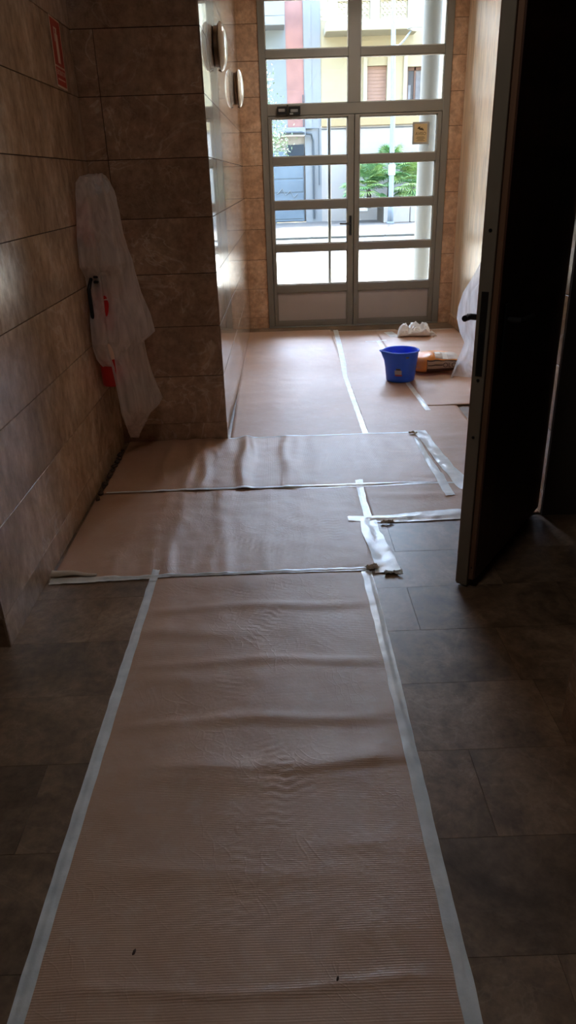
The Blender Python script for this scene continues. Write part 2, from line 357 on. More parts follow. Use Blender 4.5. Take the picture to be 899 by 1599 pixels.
def clad(parent, a, b, mat, cuts=None, z0=0.0, rowsel=None):
    """tiled face from a to b (seen with b on the right); cuts(row index) -> list of distances"""
    a = Vector((a[0], a[1], 0)); b = Vector((b[0], b[1], 0)); L = (b - a).length; u = (b - a).normalized(); n = Vector((u.y, -u.x, 0))
    for i, (r0, r1) in enumerate(rows):
        cs = [0.0] + (cuts(i) if cuts else []) + [L]
        for k in range(len(cs) - 1):
            x0 = cs[k] + (J / 2 if k else 0); x1 = cs[k + 1] - (J / 2 if k < len(cs) - 2 else 0)
            p = a + u * x0 - n * (random.random() * 0.0006)
            put_tile(parent, (p.x, p.y, r0), u, n, x1 - x0, r1 - r0, mat)

# ------------------------------------------------------------------ setting: floor
floor = MB().box(-2.2, 2.2, -1.7, 8.25, -0.12, -0.011).build('floor', M['floor_grout']); tag(floor, 'dark brown marble tiled floor of the hall', 'floor', kind='structure')
def floor_tile(x0, x1, y0, y1):
    w = x1 - x0 - 0.0007; h = y1 - y0 - 0.0007; me = tile_mesh(w, h, .0085, .0004)
    if not me.materials: me.materials.append(M['floor_tile'])
    elif me.materials[0] != M['floor_tile']:
        k2 = (me.name, 'f')
        if k2 not in _tm: _tm[k2] = me.copy(); _tm[k2].materials.clear(); _tm[k2].materials.append(M['floor_tile'])
        me = _tm[k2]
    o = bpy.data.objects.new('floor_tile', me); C.objects.link(o); o.parent = floor
    o.matrix_local = Matrix(((1, 0, 0, x0 + 0.001), (0, 0, -1, y1 - 0.001), (0, 1, 0, -0.0 - random.random() * 0.0005), (0, 0, 0, 1))) @ Matrix.Identity(4)
    o.matrix_local = Matrix(((1, 0, 0, x0 + 0.00035), (0, 0, 1, y0 + 0.00035), (0, -1, 0, -random.random() * 0.0004), (0, 0, 0, 1)))
    return o
k = 0; y = 1.265 - 0.3 * 9
offs = {0: 0.475}
while y < 7.95:
    y1 = min(y + 0.30, 8.0); row = round((y - 1.265) / 0.3)
    xo = {0: 0.50, 1: 0.505 - 0.32, 2: 0.475 - 0.33, 3: 0.475, -1: 0.24, -2: 0.54}.get(row, 0.475 + 0.13 * ((row * 7) % 5))
    x = xo - 0.6 * 6
    while x < 1.96:
        x0 = max(x, -1.95); x1 = min(x + 0.6, 1.96)
        if x1 - x0 > 0.02 and not (x1 < -1.02 and y > 2.2) : floor_tile(x0, x1, y, y1)
        x += 0.6
    y += 0.30

# ------------------------------------------------------------------ setting: walls
def wall(name, label): return label
def wbox(name, b, label, mat=None):
    o = MB().box(*b).build(name, mat or M['grout']); return tag(o, label, 'wall', kind='structure')
T = 0.0085
PX, PY = -0.345, 4.33
w_left = wbox('wall_left', (-1.25, -1.0 - T, 2.15 + T, PY + T, -0.02, H_CEIL), 'left hall wall of brown streaked marble slabs beside the covered extinguisher')
clad(w_left, (-1.0, 2.15), (-1.0, PY), M['marble_vert'])
clad(w_left, (-1.249, 2.15), (-1.0, 2.15), M['marble'])
pillar = MB().add([(-1.25, PY + T, -.02), (PX - T, PY + T, -.02), (-0.300 - T, 8.0, -.02), (-1.25, 8.0, -.02), (-1.25, PY + T, H_CEIL), (PX - T, PY + T, H_CEIL), (-0.300 - T, 8.0, H_CEIL), (-1.25, 8.0, H_CEIL)],
                  [(3, 2, 1, 0), (4, 5, 6, 7), (0, 1, 5, 4), (1, 2, 6, 5), (2, 3, 7, 6), (3, 0, 4, 7)]).build('wall_pillar', M['grout'])
tag(pillar, 'projecting marble pillar wall with polished side reflecting the entrance', 'wall', kind='structure')
clad(pillar, (-1.0, PY), (PX, PY), M['marble'], cuts=lambda i: [0.113] if i in (5, 6, 7) else [])
clad(pillar, (PX, PY), (-0.300, 7.99), M['marble_side'], cuts=lambda i: [[1.9], [2.6], [1.35], [2.2]][i % 4])
w_back = empty('wall_entrance', (0, 0, 0), 'terracotta coloured marble piers either side of the entrance door', 'wall', kind='structure')
wl = MB().box(-0.6, -0.10, 8.0 + T, 8.25, -.02, H_CEIL + .4).build('masonry', M['grout'], w_back)
wr = MB().box(1.745, 2.3, 8.0 + T, 8.25, -.02, H_CEIL + .4).build('masonry', M['grout'], w_back)
clad(w_back, (-0.302, 8.0), (-0.10, 8.0), M['marble_door'])
clad(w_back, (1.745, 8.0), (1.885, 8.0), M['marble_door'])
w_right = wbox('wall_right', (1.88 + T, 2.2, 4.48, 8.25, -.02, H_CEIL), 'right vestibule wall of pale beige streaked panelling')
xs = [4.49, 5.6, 6.7, 7.99]
for i in range(3):
    put_tile(w_right, (1.88, xs[i + 1] - 0.001, 0.10), (0, -1, 0), (-1, 0, 0), xs[i + 1] - xs[i] - 0.002, H_CEIL - 0.10, M['marble_beige'], 'wall_panel')
bb = MB().box(1.858, 1.88 + T, 4.49, 7.99, 0, 0.098, 0.002).build('baseboard_right', M['marble_door']); tag(bb, 'low marble baseboard along the pale right wall', 'baseboard', kind='structure')
stub = wbox('wall_stub', (1.22 + T, 2.2, 3.09 + T, 4.48 - T, -.02, H_CEIL), 'short wall between the dark inner door and the vestibule')
clad(stub, (1.22, 4.48), (1.22, 3.09), M['marble'])
clad(stub, (1.88, 4.48), (1.22, 4.48), M['marble'])
MB().box(1.222, 2.2, 3.075, 3.0985, 0, H_CEIL).build('plaster_edge', M['dark_room'], stub)
w_rn = wbox('wall_near_right', (0.81 + T, 1.22 - T, -1.5, 1.68 - T, -.02, H_CEIL), 'marble clad wall corner at the right edge beside the camera')
clad(w_rn, (0.81, 1.68), (0.81, -1.5), M['marble'])
clad(w_rn, (1.22, 1.68), (0.81, 1.68), M['marble'])
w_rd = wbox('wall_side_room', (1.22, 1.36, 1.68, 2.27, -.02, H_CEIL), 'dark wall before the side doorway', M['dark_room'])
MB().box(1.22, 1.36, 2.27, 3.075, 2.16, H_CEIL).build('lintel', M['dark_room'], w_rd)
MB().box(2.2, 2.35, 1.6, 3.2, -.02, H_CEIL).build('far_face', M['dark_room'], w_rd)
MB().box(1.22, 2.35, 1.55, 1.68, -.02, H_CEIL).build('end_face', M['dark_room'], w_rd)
w_ln = wbox('wall_left_return', (-2.0, -1.9, -1.5, 2.3, -.02, H_CEIL), 'marble wall of the recess left of the camera')
MB().box(-2.0, -1.25, 2.15 + T, 2.3, -.02, H_CEIL).build('recess_face', M['grout'], w_ln)
clad(w_ln, (-1.9, 2.15), (-1.2515, 2.15), M['marble'])
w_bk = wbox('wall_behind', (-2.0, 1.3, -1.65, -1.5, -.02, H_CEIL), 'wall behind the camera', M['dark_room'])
ceil = wbox('ceiling', (-2.1, 2.4, -1.7, 8.25, H_CEIL, H_CEIL + 0.2), 'plain pale plaster ceiling of the hall', M['ceiling']); ceil['category'] = 'ceiling'

# ------------------------------------------------------------------ entrance door
D = empty('door_1', (0.82, 8.0, 0), 'grey metal glazed double entrance door with eight lower panes and transom above', 'door', kind='structure')
OX = 0.82
def dpart(mb, name, mat, parent=D, **k): return mb.xf(Matrix.Translation((-OX, -8.0, 0))).build(name, mat, parent, **k)
f0, f1 = 7.985, 8.05
XL, XR = -0.10, 1.745
frame = MB(); frame.box(XL, -0.037, f0, f1, 0, H_CEIL, .003); frame.box(1.675, XR, f0, f1, 0, H_CEIL, .003)
frame.box(-0.037, 1.675, f0, f1, 2.04, 2.135, .003); dpart(frame, 'outer_frame', M['alu'])
dpart(MB().box(0.755, 0.868, f0 + .002, f1, 2.135, H_CEIL, .003), 'mullion', M['alu'])
dpart(MB().box(-0.037, 0.755, f0 + .004, f1, 2.522, 2.588, .003), 'transom_bar', M['alu'])
dpart(MB().box(0.868, 1.675, f0 + .004, f1, 2.522, 2.588, .003), 'transom_bar', M['alu'])
dpart(MB().box(-0.037, 0.755, f0 + .004, f1, 2.985, 3.05, .003), 'transom_bar', M['alu'])
dpart(MB().box(0.868, 1.675, f0 + .004, f1, 2.985, 3.05, .003), 'transom_bar', M['alu'])
dpart(MB().box(-.045, -.022, 8.046, 8.06, 0, 2.05).box(1.66, 1.68, 8.046, 8.06, 0, 2.05).box(.798, .832, 8.046, 8.056, 0, 2.05).box(-.04, 1.68, 8.046, 8.06, 2.02, 2.06), 'door_stop', M['alu'])
dpart(MB().box(XL, XR, f0 - .01, f1 + .02, -0.002, 0.012, .003), 'threshold', M['alu'])
def pane(x0, x1, z0, z1, parent, off=(OX, 8.0)):
    g = MB().box(x0, x1, 8.022, 8.026, z0, z1).xf(Matrix.Translation((-off[0], -off[1], 0))).build('pane', M['glass'], parent)
    b = MB(); w = 0.010
    for (a, bb_, c, d) in ((x0, x1, z0, z0 + w), (x0, x1, z1 - w, z1), (x0, x0 + w, z0, z1), (x1 - w, x1, z0, z1)):
        b.box(a, bb_, 8.004, 8.021, c, d)
    b.xf(Matrix.Translation((-off[0], -off[1], 0))).build('glazing_bead', M['gasket'], parent)
for (z0, z1) in ((2.135, 2.522), (2.588, 2.985), (3.05, H_CEIL)):
    pane(-0.037, 0.755, z0, z1, D); pane(0.868, 1.675, z0, z1, D)
zr = [(0.450, 0.788), (0.856, 1.198), (1.272, 1.606), (1.677, 2.018)]
def leaf(x0, x1, gx0, gx1, label):
    L = empty('door_leaf'); L.parent = D; L['label'] = label
    def lp(mb, name, mat, **k): return mb.xf(Matrix.Translation((-OX, -8.0, 0))).build(name, mat, L, **k)
    a, b = 7.978, 8.045
    s = MB(); s.box(x0, gx0, a, b, 0.016, 2.036, .003); s.box(gx1, x1, a, b, 0.016, 2.036, .003)
    s.box(gx0, gx1, a, b, 0.016, 0.066, .002); s.box(gx0, gx1, a, b, 2.018, 2.036, .002); s.box(gx0, gx1, a, b, 0.375, 0.450, .002)
    for k in range(3): s.box(gx0, gx1, a, b, zr[k][1], zr[k + 1][0], .002)
    lp(s, 'leaf_frame', M['alu'])
    p = MB(); p.box(gx0, gx1, a + .014, b - .014, 0.066, 0.375)
    lp(p, 'kick_panel', M['alu_panel'])
    q = MB(); w = .012
    for (c, d, e, f) in ((gx0, gx1, .066, .066 + w), (gx0, gx1, .375 - w, .375), (gx0, gx0 + w, .066, .375), (gx1 - w, gx1, .066, .375)): q.box(c, d, a + .004, a + .015, e, f)
    lp(q, 'panel_bead', M['alu'])
    for (z0, z1) in zr: pane(gx0, gx1, z0, z1, L)
    return L, lp
L1, lp1 = leaf(-0.034, 0.812, -0.003, 0.750, 'left door leaf with outside pull bar and lever handle')
L2, lp2 = leaf(0.818, 1.672, 0.865, 1.632, 'right door leaf with tan notice on its top pane')
h = MB().box(0.768, 0.792, 7.968, 7.979, 0.93, 1.12, .004); h.tube([(0.78, 7.978, 1.045), (0.78, 7.925, 1.045), (0.765, 7.915, 1.045), (0.665, 7.915, 1.048)], 0.009, 8)
lp1(h, 'lever_handle', M['black'])
pb = MB().tube([(0.574, 8.11, 0.42), (0.574, 8.11, 2.03)], 0.017, 12); 
for zz in (0.412, 1.235, 2.026): pb.tube([(0.574, 8.04, zz), (0.574, 8.11, zz)], 0.010, 8)
lp1(pb, 'pull_bar', M['alu'], smooth=True)
# surface bolt / closer bracket over the left leaf
cl = empty('door_closer'); cl.parent = D; cl['label'] = 'black and steel door closer bracket on the transom'
def cp(mb, name, mat): return mb.xf(Matrix.Translation((-OX, -8.0, 0))).build(name, mat, cl)
cp(MB().box(0.060, 0.155, 7.945, 7.984, 2.050, 2.118, .004).box(0.175, 0.285, 7.945, 7.984, 2.045, 2.118, .004), 'closer_body', M['black'])
cp(MB().box(0.073, 0.135, 7.936, 7.946, 2.072, 2.098, .003).box(0.190, 0.262, 7.936, 7.946, 2.066, 2.092, .003).box(0.180, 0.215, 7.930, 7.946, 2.045, 2.060, .003), 'steel_slide', M['steel'])
cp(MB().tube([(0.164, 7.96, 2.035), (0.164, 7.96, 2.13)], 0.010, 8), 'pivot', M['dark_metal'])
# notice taped to the glass
nx0, nx1, nz0, nz1 = 1.395, 1.560, 1.755, 1.952
no = empty('notice', (nx0, 8.018, nz0), 'small tan notice with dark emblem taped inside the top pane of the right leaf', 'notice')
MB().box(0, nx1 - nx0, 0, 0.0012, 0, nz1 - nz0).build('laminate_sheet', M['laminate'], no)
MB().box(0.018, 0.145, -0.001, 0.0, 0.018, 0.180).build('printed_card', M['paper_tan'], no)
e = MB()
for (cx, cz, a) in ((0.062, 0.145, 0.5), (0.085, 0.135, 0.5), (0.098, 0.130, -0.6), (0.070, 0.138, -0.5)):
    e.add([(cx + math.cos(a + t) * r0, -0.0014, cz + math.sin(a + t) * r0) for t, r0 in ((0, .019), (1.2, .010), (math.pi, .019), (math.pi + 1.2, .010))], [(0, 1, 2, 3)])
e.build('emblem', M['ink'], no)
RX = Matrix.Rotation(math.pi / 2, 4, 'X')
text_obj('lettering', 'AVISO', 0.038, M['ink'], no, Matrix.Translation((0.082, -0.0014, 0.093)) @ RX)
for k, w in enumerate((0.075, 0.09, 0.06, 0.085)): MB().box(0.082 - w / 2, 0.082 + w / 2, -0.0015, -0.001, 0.062 - k * 0.011, 0.066 - k * 0.011).build('text_line', M['ink'], no)

# ------------------------------------------------------------------ inner dark door (open), hinged at the stub wall
E_ = Vector((0.672, 2.468, 0)); H_ = Vector((1.151, 3.132, 0)); dl = (H_ - E_); LW = dl.length; du = dl.normalized(); ang = math.atan2(du.y, du.x)
dd = empty('door_2', E_, 'tall dark wooden inner door standing ajar on the right with black lever', 'door', kind='structure', rz=ang)
# local: x along leaf from free edge to hinge; far face at y=0; near (dark) face towards -y
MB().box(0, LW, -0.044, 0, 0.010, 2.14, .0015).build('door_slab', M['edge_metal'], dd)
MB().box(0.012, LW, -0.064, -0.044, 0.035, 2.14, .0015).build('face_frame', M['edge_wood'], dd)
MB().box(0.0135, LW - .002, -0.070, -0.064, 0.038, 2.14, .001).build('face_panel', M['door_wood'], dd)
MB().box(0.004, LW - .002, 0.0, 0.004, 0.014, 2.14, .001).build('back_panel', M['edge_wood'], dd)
lk = MB().box(-0.0022, 0.0, -0.034, -0.010, 0.85, 1.135, .0008).build('lock_faceplate', M['dark_metal'], dd)
MB().box(-0.0032, -0.002, -0.028, -0.016, 0.86, 1.0, .0004).build('latch_slot', M['black'], lk)
for zz in (1.325, 1.115, 1.085, 0.835, 0.625): 
    s_ = MB(); s_.tube([(0.001, -0.022, zz), (-0.0018, -0.022, zz)], 0.0058, 10); s_.build('screw', M['black'], dd)
MB().tube([(0.012 - .0015, -0.055, 0.09), (0.012 - .003, -0.055, 0.09)], 0.003, 8).build('screw', M['black'], dd)
hd = MB().box(0.062, 0.100, -0.080, -0.070, 0.86, 1.09, .004); hd.tube([(0.082, -0.075, 1.035), (0.082, -0.125, 1.035), (0.095, -0.133, 1.035), (0.185, -0.133, 1.033)], 0.010, 10)
hd.build('lever_handle', M['black'], dd, smooth=False)
hd = MB().box(0.062, 0.100, 0.004, 0.012, 0.86, 1.09, .003); hd.tube([(0.082, 0.008, 1.035), (0.082, 0.055, 1.035), (0.075, 0.063, 1.035)], 0.011, 10); hd.tube([(0.086, 0.055, 1.035), (0.045, 0.058, 1.035), (0.038, 0.058, 1.035)], 0.011, 10)
hd.build('lever_handle', M['black'], dd)
MB().tube([(0.082, 0.004, 0.93), (0.082, 0.014, 0.93)], 0.014, 12).build('key_rose', M['black'], dd)
for zz in (0.25, 1.05, 1.9): MB().tube([(LW + .001, -0.004, zz - .05), (LW + .001, -0.004, zz + .05)], 0.007, 10).build('hinge', M['edge_metal'], dd)

# ------------------------------------------------------------------ invented fill lights under the ceiling, unseen above the frame, to brighten the interior
def added_fill_lamp(x, y, watts, label):
    t = empty('added_fill_lamp', (x, y, H_CEIL), label, 'lamp')
    MB().lathe([(0, 0), (.20, 0), (.20, -.03), (.19, -.04), (0, -.04)], 32).build('fill_body', M['white_metal'], t)
    m, nt, b, out = newmat('fill_diffuser'); b.inputs['Emission Color'].default_value = (1, .9, .76, 1); b.inputs['Emission Strength'].default_value = watts / 6
    MB().lathe([(.185, -.04), (.17, -.07), (.1, -.085), (0, -.09)], 32).build('fill_diffuser', m, t, smooth=True)
    ld = bpy.data.lights.new('fill_light', 'AREA'); ld.shape = 'DISK'; ld.size = .34; ld.energy = watts; ld.color = (1, .92, .84)
    lo = bpy.data.objects.new('fill_light', ld); C.objects.link(lo); lo.parent = t; lo.location = (0, 0, -.10)
added_fill_lamp(-.1, 1.5, 5.0, 'added round fill light under the near hall ceiling, unseen above the camera')
added_fill_lamp(.75, 6.7, 13.0, 'added round fill light under the vestibule ceiling, unseen above the frame')

# ------------------------------------------------------------------ wall lamps on the pillar's side
def sidex(y): return PX + (y - PY) / (7.99 - PY) * (PX * -1 - 0.300 + 0.0) if False else PX + (y - PY) / (7.99 - PY) * 0.045
def sconce(y, z, r, label):
    t = empty('wall_lamp', (sidex(y) + 0.001, y, z), label, 'lamp', 'round wall lamps on the polished pillar side')
    Ry = Matrix.Rotation(math.pi / 2, 4, 'Y')
    a = MB().lathe([(0.0, 0.0), (r * .80, 0), (r * .84, .004), (r * .84, .024), (r * .92, .028), (r * .92, .034), (0.0, .034)], 40).xf(Ry).build('wall_plate', M['bronze'], t, smooth=False)
    pr = [(r * .93, .034), (r * 1.0, .036), (r, .040)] + [(r * math.cos(a_), .040 + .040 * math.sin(a_)) for a_ in [i * math.pi / 2 / 9 for i in range(1, 10)]]
    d = MB().lathe(pr, 40).xf(Ry).build('glass_dome', M['opal'], t, smooth=True)
    for an in (1.2, -1.35): MB().tube([(0.018, math.cos(an) * r * .93, math.sin(an) * r * .93), (0.038, math.cos(an) * r * 1.01, math.sin(an) * r * 1.01)], 0.006, 8).build('clip', M['bronze'], t)
    return t
sconce(5.2, 2.235, 0.130, 'round opal wall lamp nearer the camera on the pillar side')
sconce(7.2, 2.205, 0.145, 'round opal wall lamp nearer the entrance door on the pillar side')

# ------------------------------------------------------------------ fire sign
fs = empty('fire_extinguisher_sign', (-0.9985, 4.012, 2.060), 'red and cream fire extinguisher sign high on the left marble wall', 'sign')
fs.rotation_euler = (math.radians(0), math.radians(1.5), math.radians(90))
def fsb(x0, x1, z0, z1, y, t, mat, name): return MB().box(x0, x1, y - t, y, z0, z1).build(name, mat, fs)
fsb(-.086, .086, -.143, .143, -.001, .0025, M['sign_white'], 'sign_plate')
fsb(-.078, .078, -.052, .135, -.0035, .0006, M['sign_red'], 'pictogram_field')
fsb(-.078, .078, -.135, -.060, -.0035, .0006, M['sign_red'], 'text_field')
pic = MB(); pic.box(-.022, .022, -.040, .080, -.0, .0); pic = MB()
pic.box(-.020, .020, -.0048, -.0041, -.040, .078, 0).box(-.010, .010, -.0048, -.0041, .078, .096).box(-.032, .014, -.0048, -.0041, .096, .104).box(-.036, -.028, -.0048, -.0041, .045, .104)
pic.build('extinguisher_pictogram', M['sign_white'], fs)
text_obj('lettering', 'EXTINTOR', 0.030, M['sign_white'], fs, Matrix.Translation((0, -.0046, -.082)) @ RX)
MB().box(-.06, .06, -.0046, -.0041, -.112, -.106).build('text_line', M['sign_white'], fs)

# ------------------------------------------------------------------ extinguisher under its plastic
ex = empty('fire_extinguisher', (-0.926, 3.93, 0.485), 'red fire extinguisher hanging in the left corner, its foot below the plastic film', 'extinguisher')
r = 0.058
MB().lathe([(0, 0), (r * .94, 0), (r, .008), (r, .40), (r * .92, .44), (r * .6, .475), (.022, .49), (.022, .51), (0, .51)], 32).build('cylinder', M['red'], ex, smooth=True)
MB().box(-.016, .016, -.016, .016, .505, .55, .003).box(-.012, .012, -.09, .02, .55, .562, .003).box(-.012, .012, -.085, .02, .575, .586, .003).build('valve', M['black'], ex)
MB().tube([(-.01, -.02, .53), (-.03, -.06, .57), (-.042, -.085, .52), (-.042, -.085, .38), (-.04, -.080, .25)], .010, 10).build('hose', M['black'], ex, smooth=True)
MB().box(-.072, -.055, -.02, .02, .30, .36, .003).build('wall_bracket', M['black'], ex)
MB().lathe([(r + .0008, .15), (r + .0008, .30)], 32).build('label_band', M['sign_white'], ex, smooth=True)
ca = empty('alarm_call_point', (-0.998, 4.0, 1.22), 'red alarm box on the left wall seen through the plastic film', 'alarm')
MB().box(0, .05, -.06, .06, 0, .18, .006).build('housing', M['red'], ca)
MB().box(.05, .053, -.04, .04, .05, .13, .001).build('glass_window', M['sign_white'], ca)

def cloth(name, rowsd, nfold, amp, bulge, side, seed, mat, nu=70, sub=5, topround=True):
    """hanging film: rows (z, left point, right point); folds run down it"""
    rnd = random.Random(seed); P_ = []
    ph = [rnd.random() * 6.28 for _ in range(6)]
    R2 = []
    for i in range(len(rowsd) - 1):
        for s in range(sub):
            t = s / sub
            a, b = rowsd[i], rowsd[i + 1]
            R2.append([a[k] + (b[k] - a[k]) * t for k in range(5)])
    R2.append(list(rowsd[-1]))
    nr = len(R2)
    for i, (z, lx, ly, rx, ry) in enumerate(R2):
        v = i / (nr - 1); row = []
        A = Vector((lx, ly, 0)); B = Vector((rx, ry, 0)); d = B - A; n = Vector((d.y, -d.x, 0)); n = n.normalized() * side if n.length > 1e-6 else Vector((0, -side, 0))
        L = max(d.length, .001)
        for k in range(nu + 1):
            u = k / nu; e_ = math.sin(math.pi * u)
            w = A + d * u + n * (bulge(v) * e_ ** .8)
            f = amp * (0.25 + v) * (math.sin(nfold * 6.283 * u + ph[0] + 1.6 * v) * .55 + math.sin(nfold * 1.7 * 6.283 * u + ph[1] - 2.4 * v) * .3 + noise.noise(Vector((u * 7, v * 5, seed))) * .8 - .9 * abs(math.sin((nfold + .7) * 3.1416 * u + ph[2] + 1.2 * math.sin(3 * v))) ** .45 + .5)
            w += n * (f * min(1, e_ * 3)) 
            zz = z + 0.012 * noise.noise(Vector((u * 5, v * 9, seed + 3)))
            row.append((w.x, w.y, zz))
        P_.append(row)
    return MB().grid(P_).mesh(name, True)
rowsL = [(1.545, -.93, 4.02, -.90, 4.10), (1.535, -.965, 3.97, -.882, 4.12), (1.505, -.984, 3.95, -.867, 4.12), (1.46, -.984, 3.915, -.854, 4.12), (1.40, -.984, 3.89, -.848, 4.12), (1.25, -.984, 3.815, -.822, 4.12), (1.12, -.984, 3.79, -.782, 4.12), (1.06, -.984, 3.87, -.774, 4.12), (.95, -.982, 3.88, -.754, 4.12),
         (.83, -.98, 3.82, -.716, 4.12), (.735, -.98, 3.80, -.699, 4.12), (.70, -.98, 3.81, -.745, 4.11), (.65, -.975, 3.83, -.80, 4.08), (.60, -.955, 3.86, -.86, 4.02)]
me = cloth('plastic_film_cover', rowsL, 3.4, 0.034, lambda v: 0.05 + 0.05 * math.sin(math.pi * min(1, v * 1.1)), 1, 5, M['plastic'], nu=90)
o = link('plastic_film_cover', me, M['plastic']); tag(o, 'hazy plastic film draped over the extinguisher in the left marble corner', 'plastic sheet')
rowsL2 = [(.95, -.95, 3.86, -.76, 4.12), (.80, -.94, 3.86, -.73, 4.12), (.70, -.93, 3.85, -.766, 4.12), (.60, -.905, 3.85, -.758, 4.12), (.51, -.897, 3.85, -.743, 4.12), (.42, -.89, 3.85, -.716, 4.12), (.345, -.887, 3.85, -.694, 4.12), (.32, -.885, 3.86, -.712, 4.12), (.27, -.88, 3.88, -.778, 4.12), (.21, -.885, 3.95, -.835, 4.12), (.12, -.902, 4.08, -.895, 4.12)]
me = cloth('film_layer', rowsL2, 2.6, 0.026, lambda v: 0.035, 1, 11, M['plastic'])
o2 = link('lower_layer', me, M['plastic'], o)
MB().lathe([(0, .0), (.045, .003), (.060, .010), (.064, .030)], 28).xf(Matrix.Translation((-.885, 3.985, 1.505)) @ Matrix.Rotation(math.radians(38), 4, 'X') @ Matrix.Rotation(math.radians(18), 4, 'Y') @ Matrix.Rotation(math.pi, 4, 'X')).build('film_cap', M['plastic_right'], o, smooth=True)

# ------------------------------------------------------------------ plastic hanging from the right wall
rowsR = [(1.42, 1.84, 5.75, 1.875, 5.95), (1.30, 1.75, 5.72, 1.87, 6.0), (1.1, 1.66, 5.70, 1.87, 6.05), (.88, 1.545, 5.68, 1.87, 6.08), (.75, 1.48, 5.68, 1.87, 6.1), (.66, 1.425, 5.68, 1.87, 6.1), (.55, 1.395, 5.68, 1.87, 6.1), (.46, 1.39, 5.68, 1.87, 6.1), (.36, 1.42, 5.68, 1.87, 6.1), (.27, 1.462, 5.68, 1.87, 6.1),
         (.20, 1.44, 5.68, 1.86, 6.1), (.12, 1.405, 5.66, 1.85, 6.08), (.06, 1.375, 5.63, 1.84, 6.06), (.012, 1.35, 5.60, 1.82, 6.05)]
me = cloth('plastic_film_drape', rowsR, 3.6, 0.05, lambda v: 0.10 + 0.05 * v, 1, 21, M['plastic_right'], nu=80)
o = link('plastic_film_drape', me, M['plastic_right']); tag(o, 'white plastic film hanging to the floor behind the dark door, beside the orange sack', 'plastic sheet')

# ------------------------------------------------------------------ paper sheets
def sstep(a, b, x):
    t = min(1, max(0, (x - a) / (b - a))); return t * t * (3 - 2 * t)
class Sheet:
    def __init__(s, x0, x1, y0, y1, base, ridges, axis, amp_edge=0.25, noise_amp=0.0025, drop=None):
        s.b = (x0, x1, y0, y1); s.base = base; s.r = ridges; s.axis = axis; s.ae = amp_edge; s.na = noise_amp; s.drop = drop; s.prints = []
    def inside(s, x, y): return s.b[0] <= x <= s.b[1] and s.b[2] <= y <= s.b[3]
    def h(s, x, y):
        x0, x1, y0, y1 = s.b
        e = s.ae + (1 - s.ae) * min(sstep(0, .12, x - x0), sstep(0, .12, x1 - x)) if s.axis == 'y' else s.ae + (1 - s.ae) * min(sstep(0, .12, y - y0), sstep(0, .12, y1 - y))
        ed = min(sstep(0, .04, x - x0), sstep(0, .04, x1 - x), sstep(0, .04, y - y0), sstep(0, .04, y1 - y))
        z = 0
        for (c, w, a, k, m_) in s.r:
            p = y if s.axis == 'y' else x; q = x if s.axis == 'y' else y
            cc = c + k * q + 0.012 * math.sin(q * 9 + c * 20)
            am = a * (0.55 + 0.45 * math.sin(q * 3.1 + m_))
            z += am * math.exp(-((p - cc) / w) ** 2)
        z += s.na * (noise.noise(Vector((x * 5, y * 5, s.base * 900))) + 0.5 * noise.noise(Vector((x * 13, y * 13, 3)))) * ed + s.na * .6 * ed
        for (fx, fy, fr, kind) in s.prints:
            dx, dy = x - fx, y - fy
            if abs(dx) > .17 or abs(dy) > .17: continue
            u = dx * math.cos(fr) + dy * math.sin(fr); v = -dx * math.sin(fr) + dy * math.cos(fr)
            mk = max(0, 1 - (u / .048) ** 4 - (v / .135) ** 4)
            if mk > 0:
                pat = math.sin(v * 230 + 1.2 * math.sin(u * 90)) if kind == 0 else (math.sin(v * 260) * math.sin(u * 200) if kind == 1 else abs(math.sin(v * 120 + u * 60)) - .5)
                z += .0008 * mk ** .5 * pat * (0.4 + 0.6 * max(0, noise.noise(Vector((x * 14, y * 14, 5))) + .4)) * 1.6
        return s.base + max(z, 0) * e
    def mesh(s, step, name, cut=None):
        x0, x1, y0, y1 = s.b; nx = max(2, int((x1 - x0) / step)); ny = max(2, int((y1 - y0) / step)); P_ = []
        for j in range(ny + 1):
            y = y0 + (y1 - y0) * j / ny; P_.append([])
            for i in range(nx + 1):
                x = x0 + (x1 - x0) * i / nx
                P_[-1].append((x - s.ox, y - s.oy, s.h(x, y)) if hasattr(s, 'ox') else (x, y, s.h(x, y)))
        return MB().grid(P_).mesh(name, True)
rnd = random.Random(3)
def ridges(lo, hi, n, a0, a1, w0=.018, w1=.05, k=.03):
    return [(lo + (hi - lo) * (i + rnd.random()) / n, rnd.uniform(w0, w1), rnd.uniform(a0, a1), rnd.uniform(-k, k), rnd.random() * 6.28) for i in range(n)]
S1 = Sheet(-.565, .335, .35, 2.60, .0022, ridges(1.9, 2.58, 7, .003, .007, .025, .055) + ridges(.9, 1.9, 7, .001, .006) + [(1.52, .05, .011, .01, .9), (1.495, .02, -.004, .01, .9), (.915, .012, .004, .0, 2.)], 'y', noise_amp=.0030)
SA = Sheet(-.985, .385, 2.615, 3.52, .0030, [(c + .01, .032, a, k, m_) for c, a, k, m_ in ((-.66, .014, -.03, 1.2), (-.55, .015, -.02, 1.4), (-.44, .015, -.03, 1.1), (-.33, .016, .0, 1.6), (-.23, .014, -.02, 1.3), (-.12, .011, .01, 1.5), (-.02, .006, .0, 1.2), (.09, .003, .0, 1.4))] + ridges(.0, .36, 4, .001, .003), 'x', amp_edge=.5, noise_amp=.0038)
SB = Sheet(-.965, .865, 3.505, 4.325, .0085, [(c + .10, .032, a, k, m_) for c, a, k, m_ in ((-.66, .014, -.03, 1.2), (-.55, .015, -.02, 1.4), (-.44, .015, -.03, 1.1), (-.33, .016, .0, 1.6), (-.23, .014, -.02, 1.3), (-.12, .011, .01, 1.5), (-.02, .006, .0, 1.2), (.09, .003, .0, 1.4))] + ridges(.3, .8, 6, .001, .004), 'x', amp_edge=.6, noise_amp=.0040)
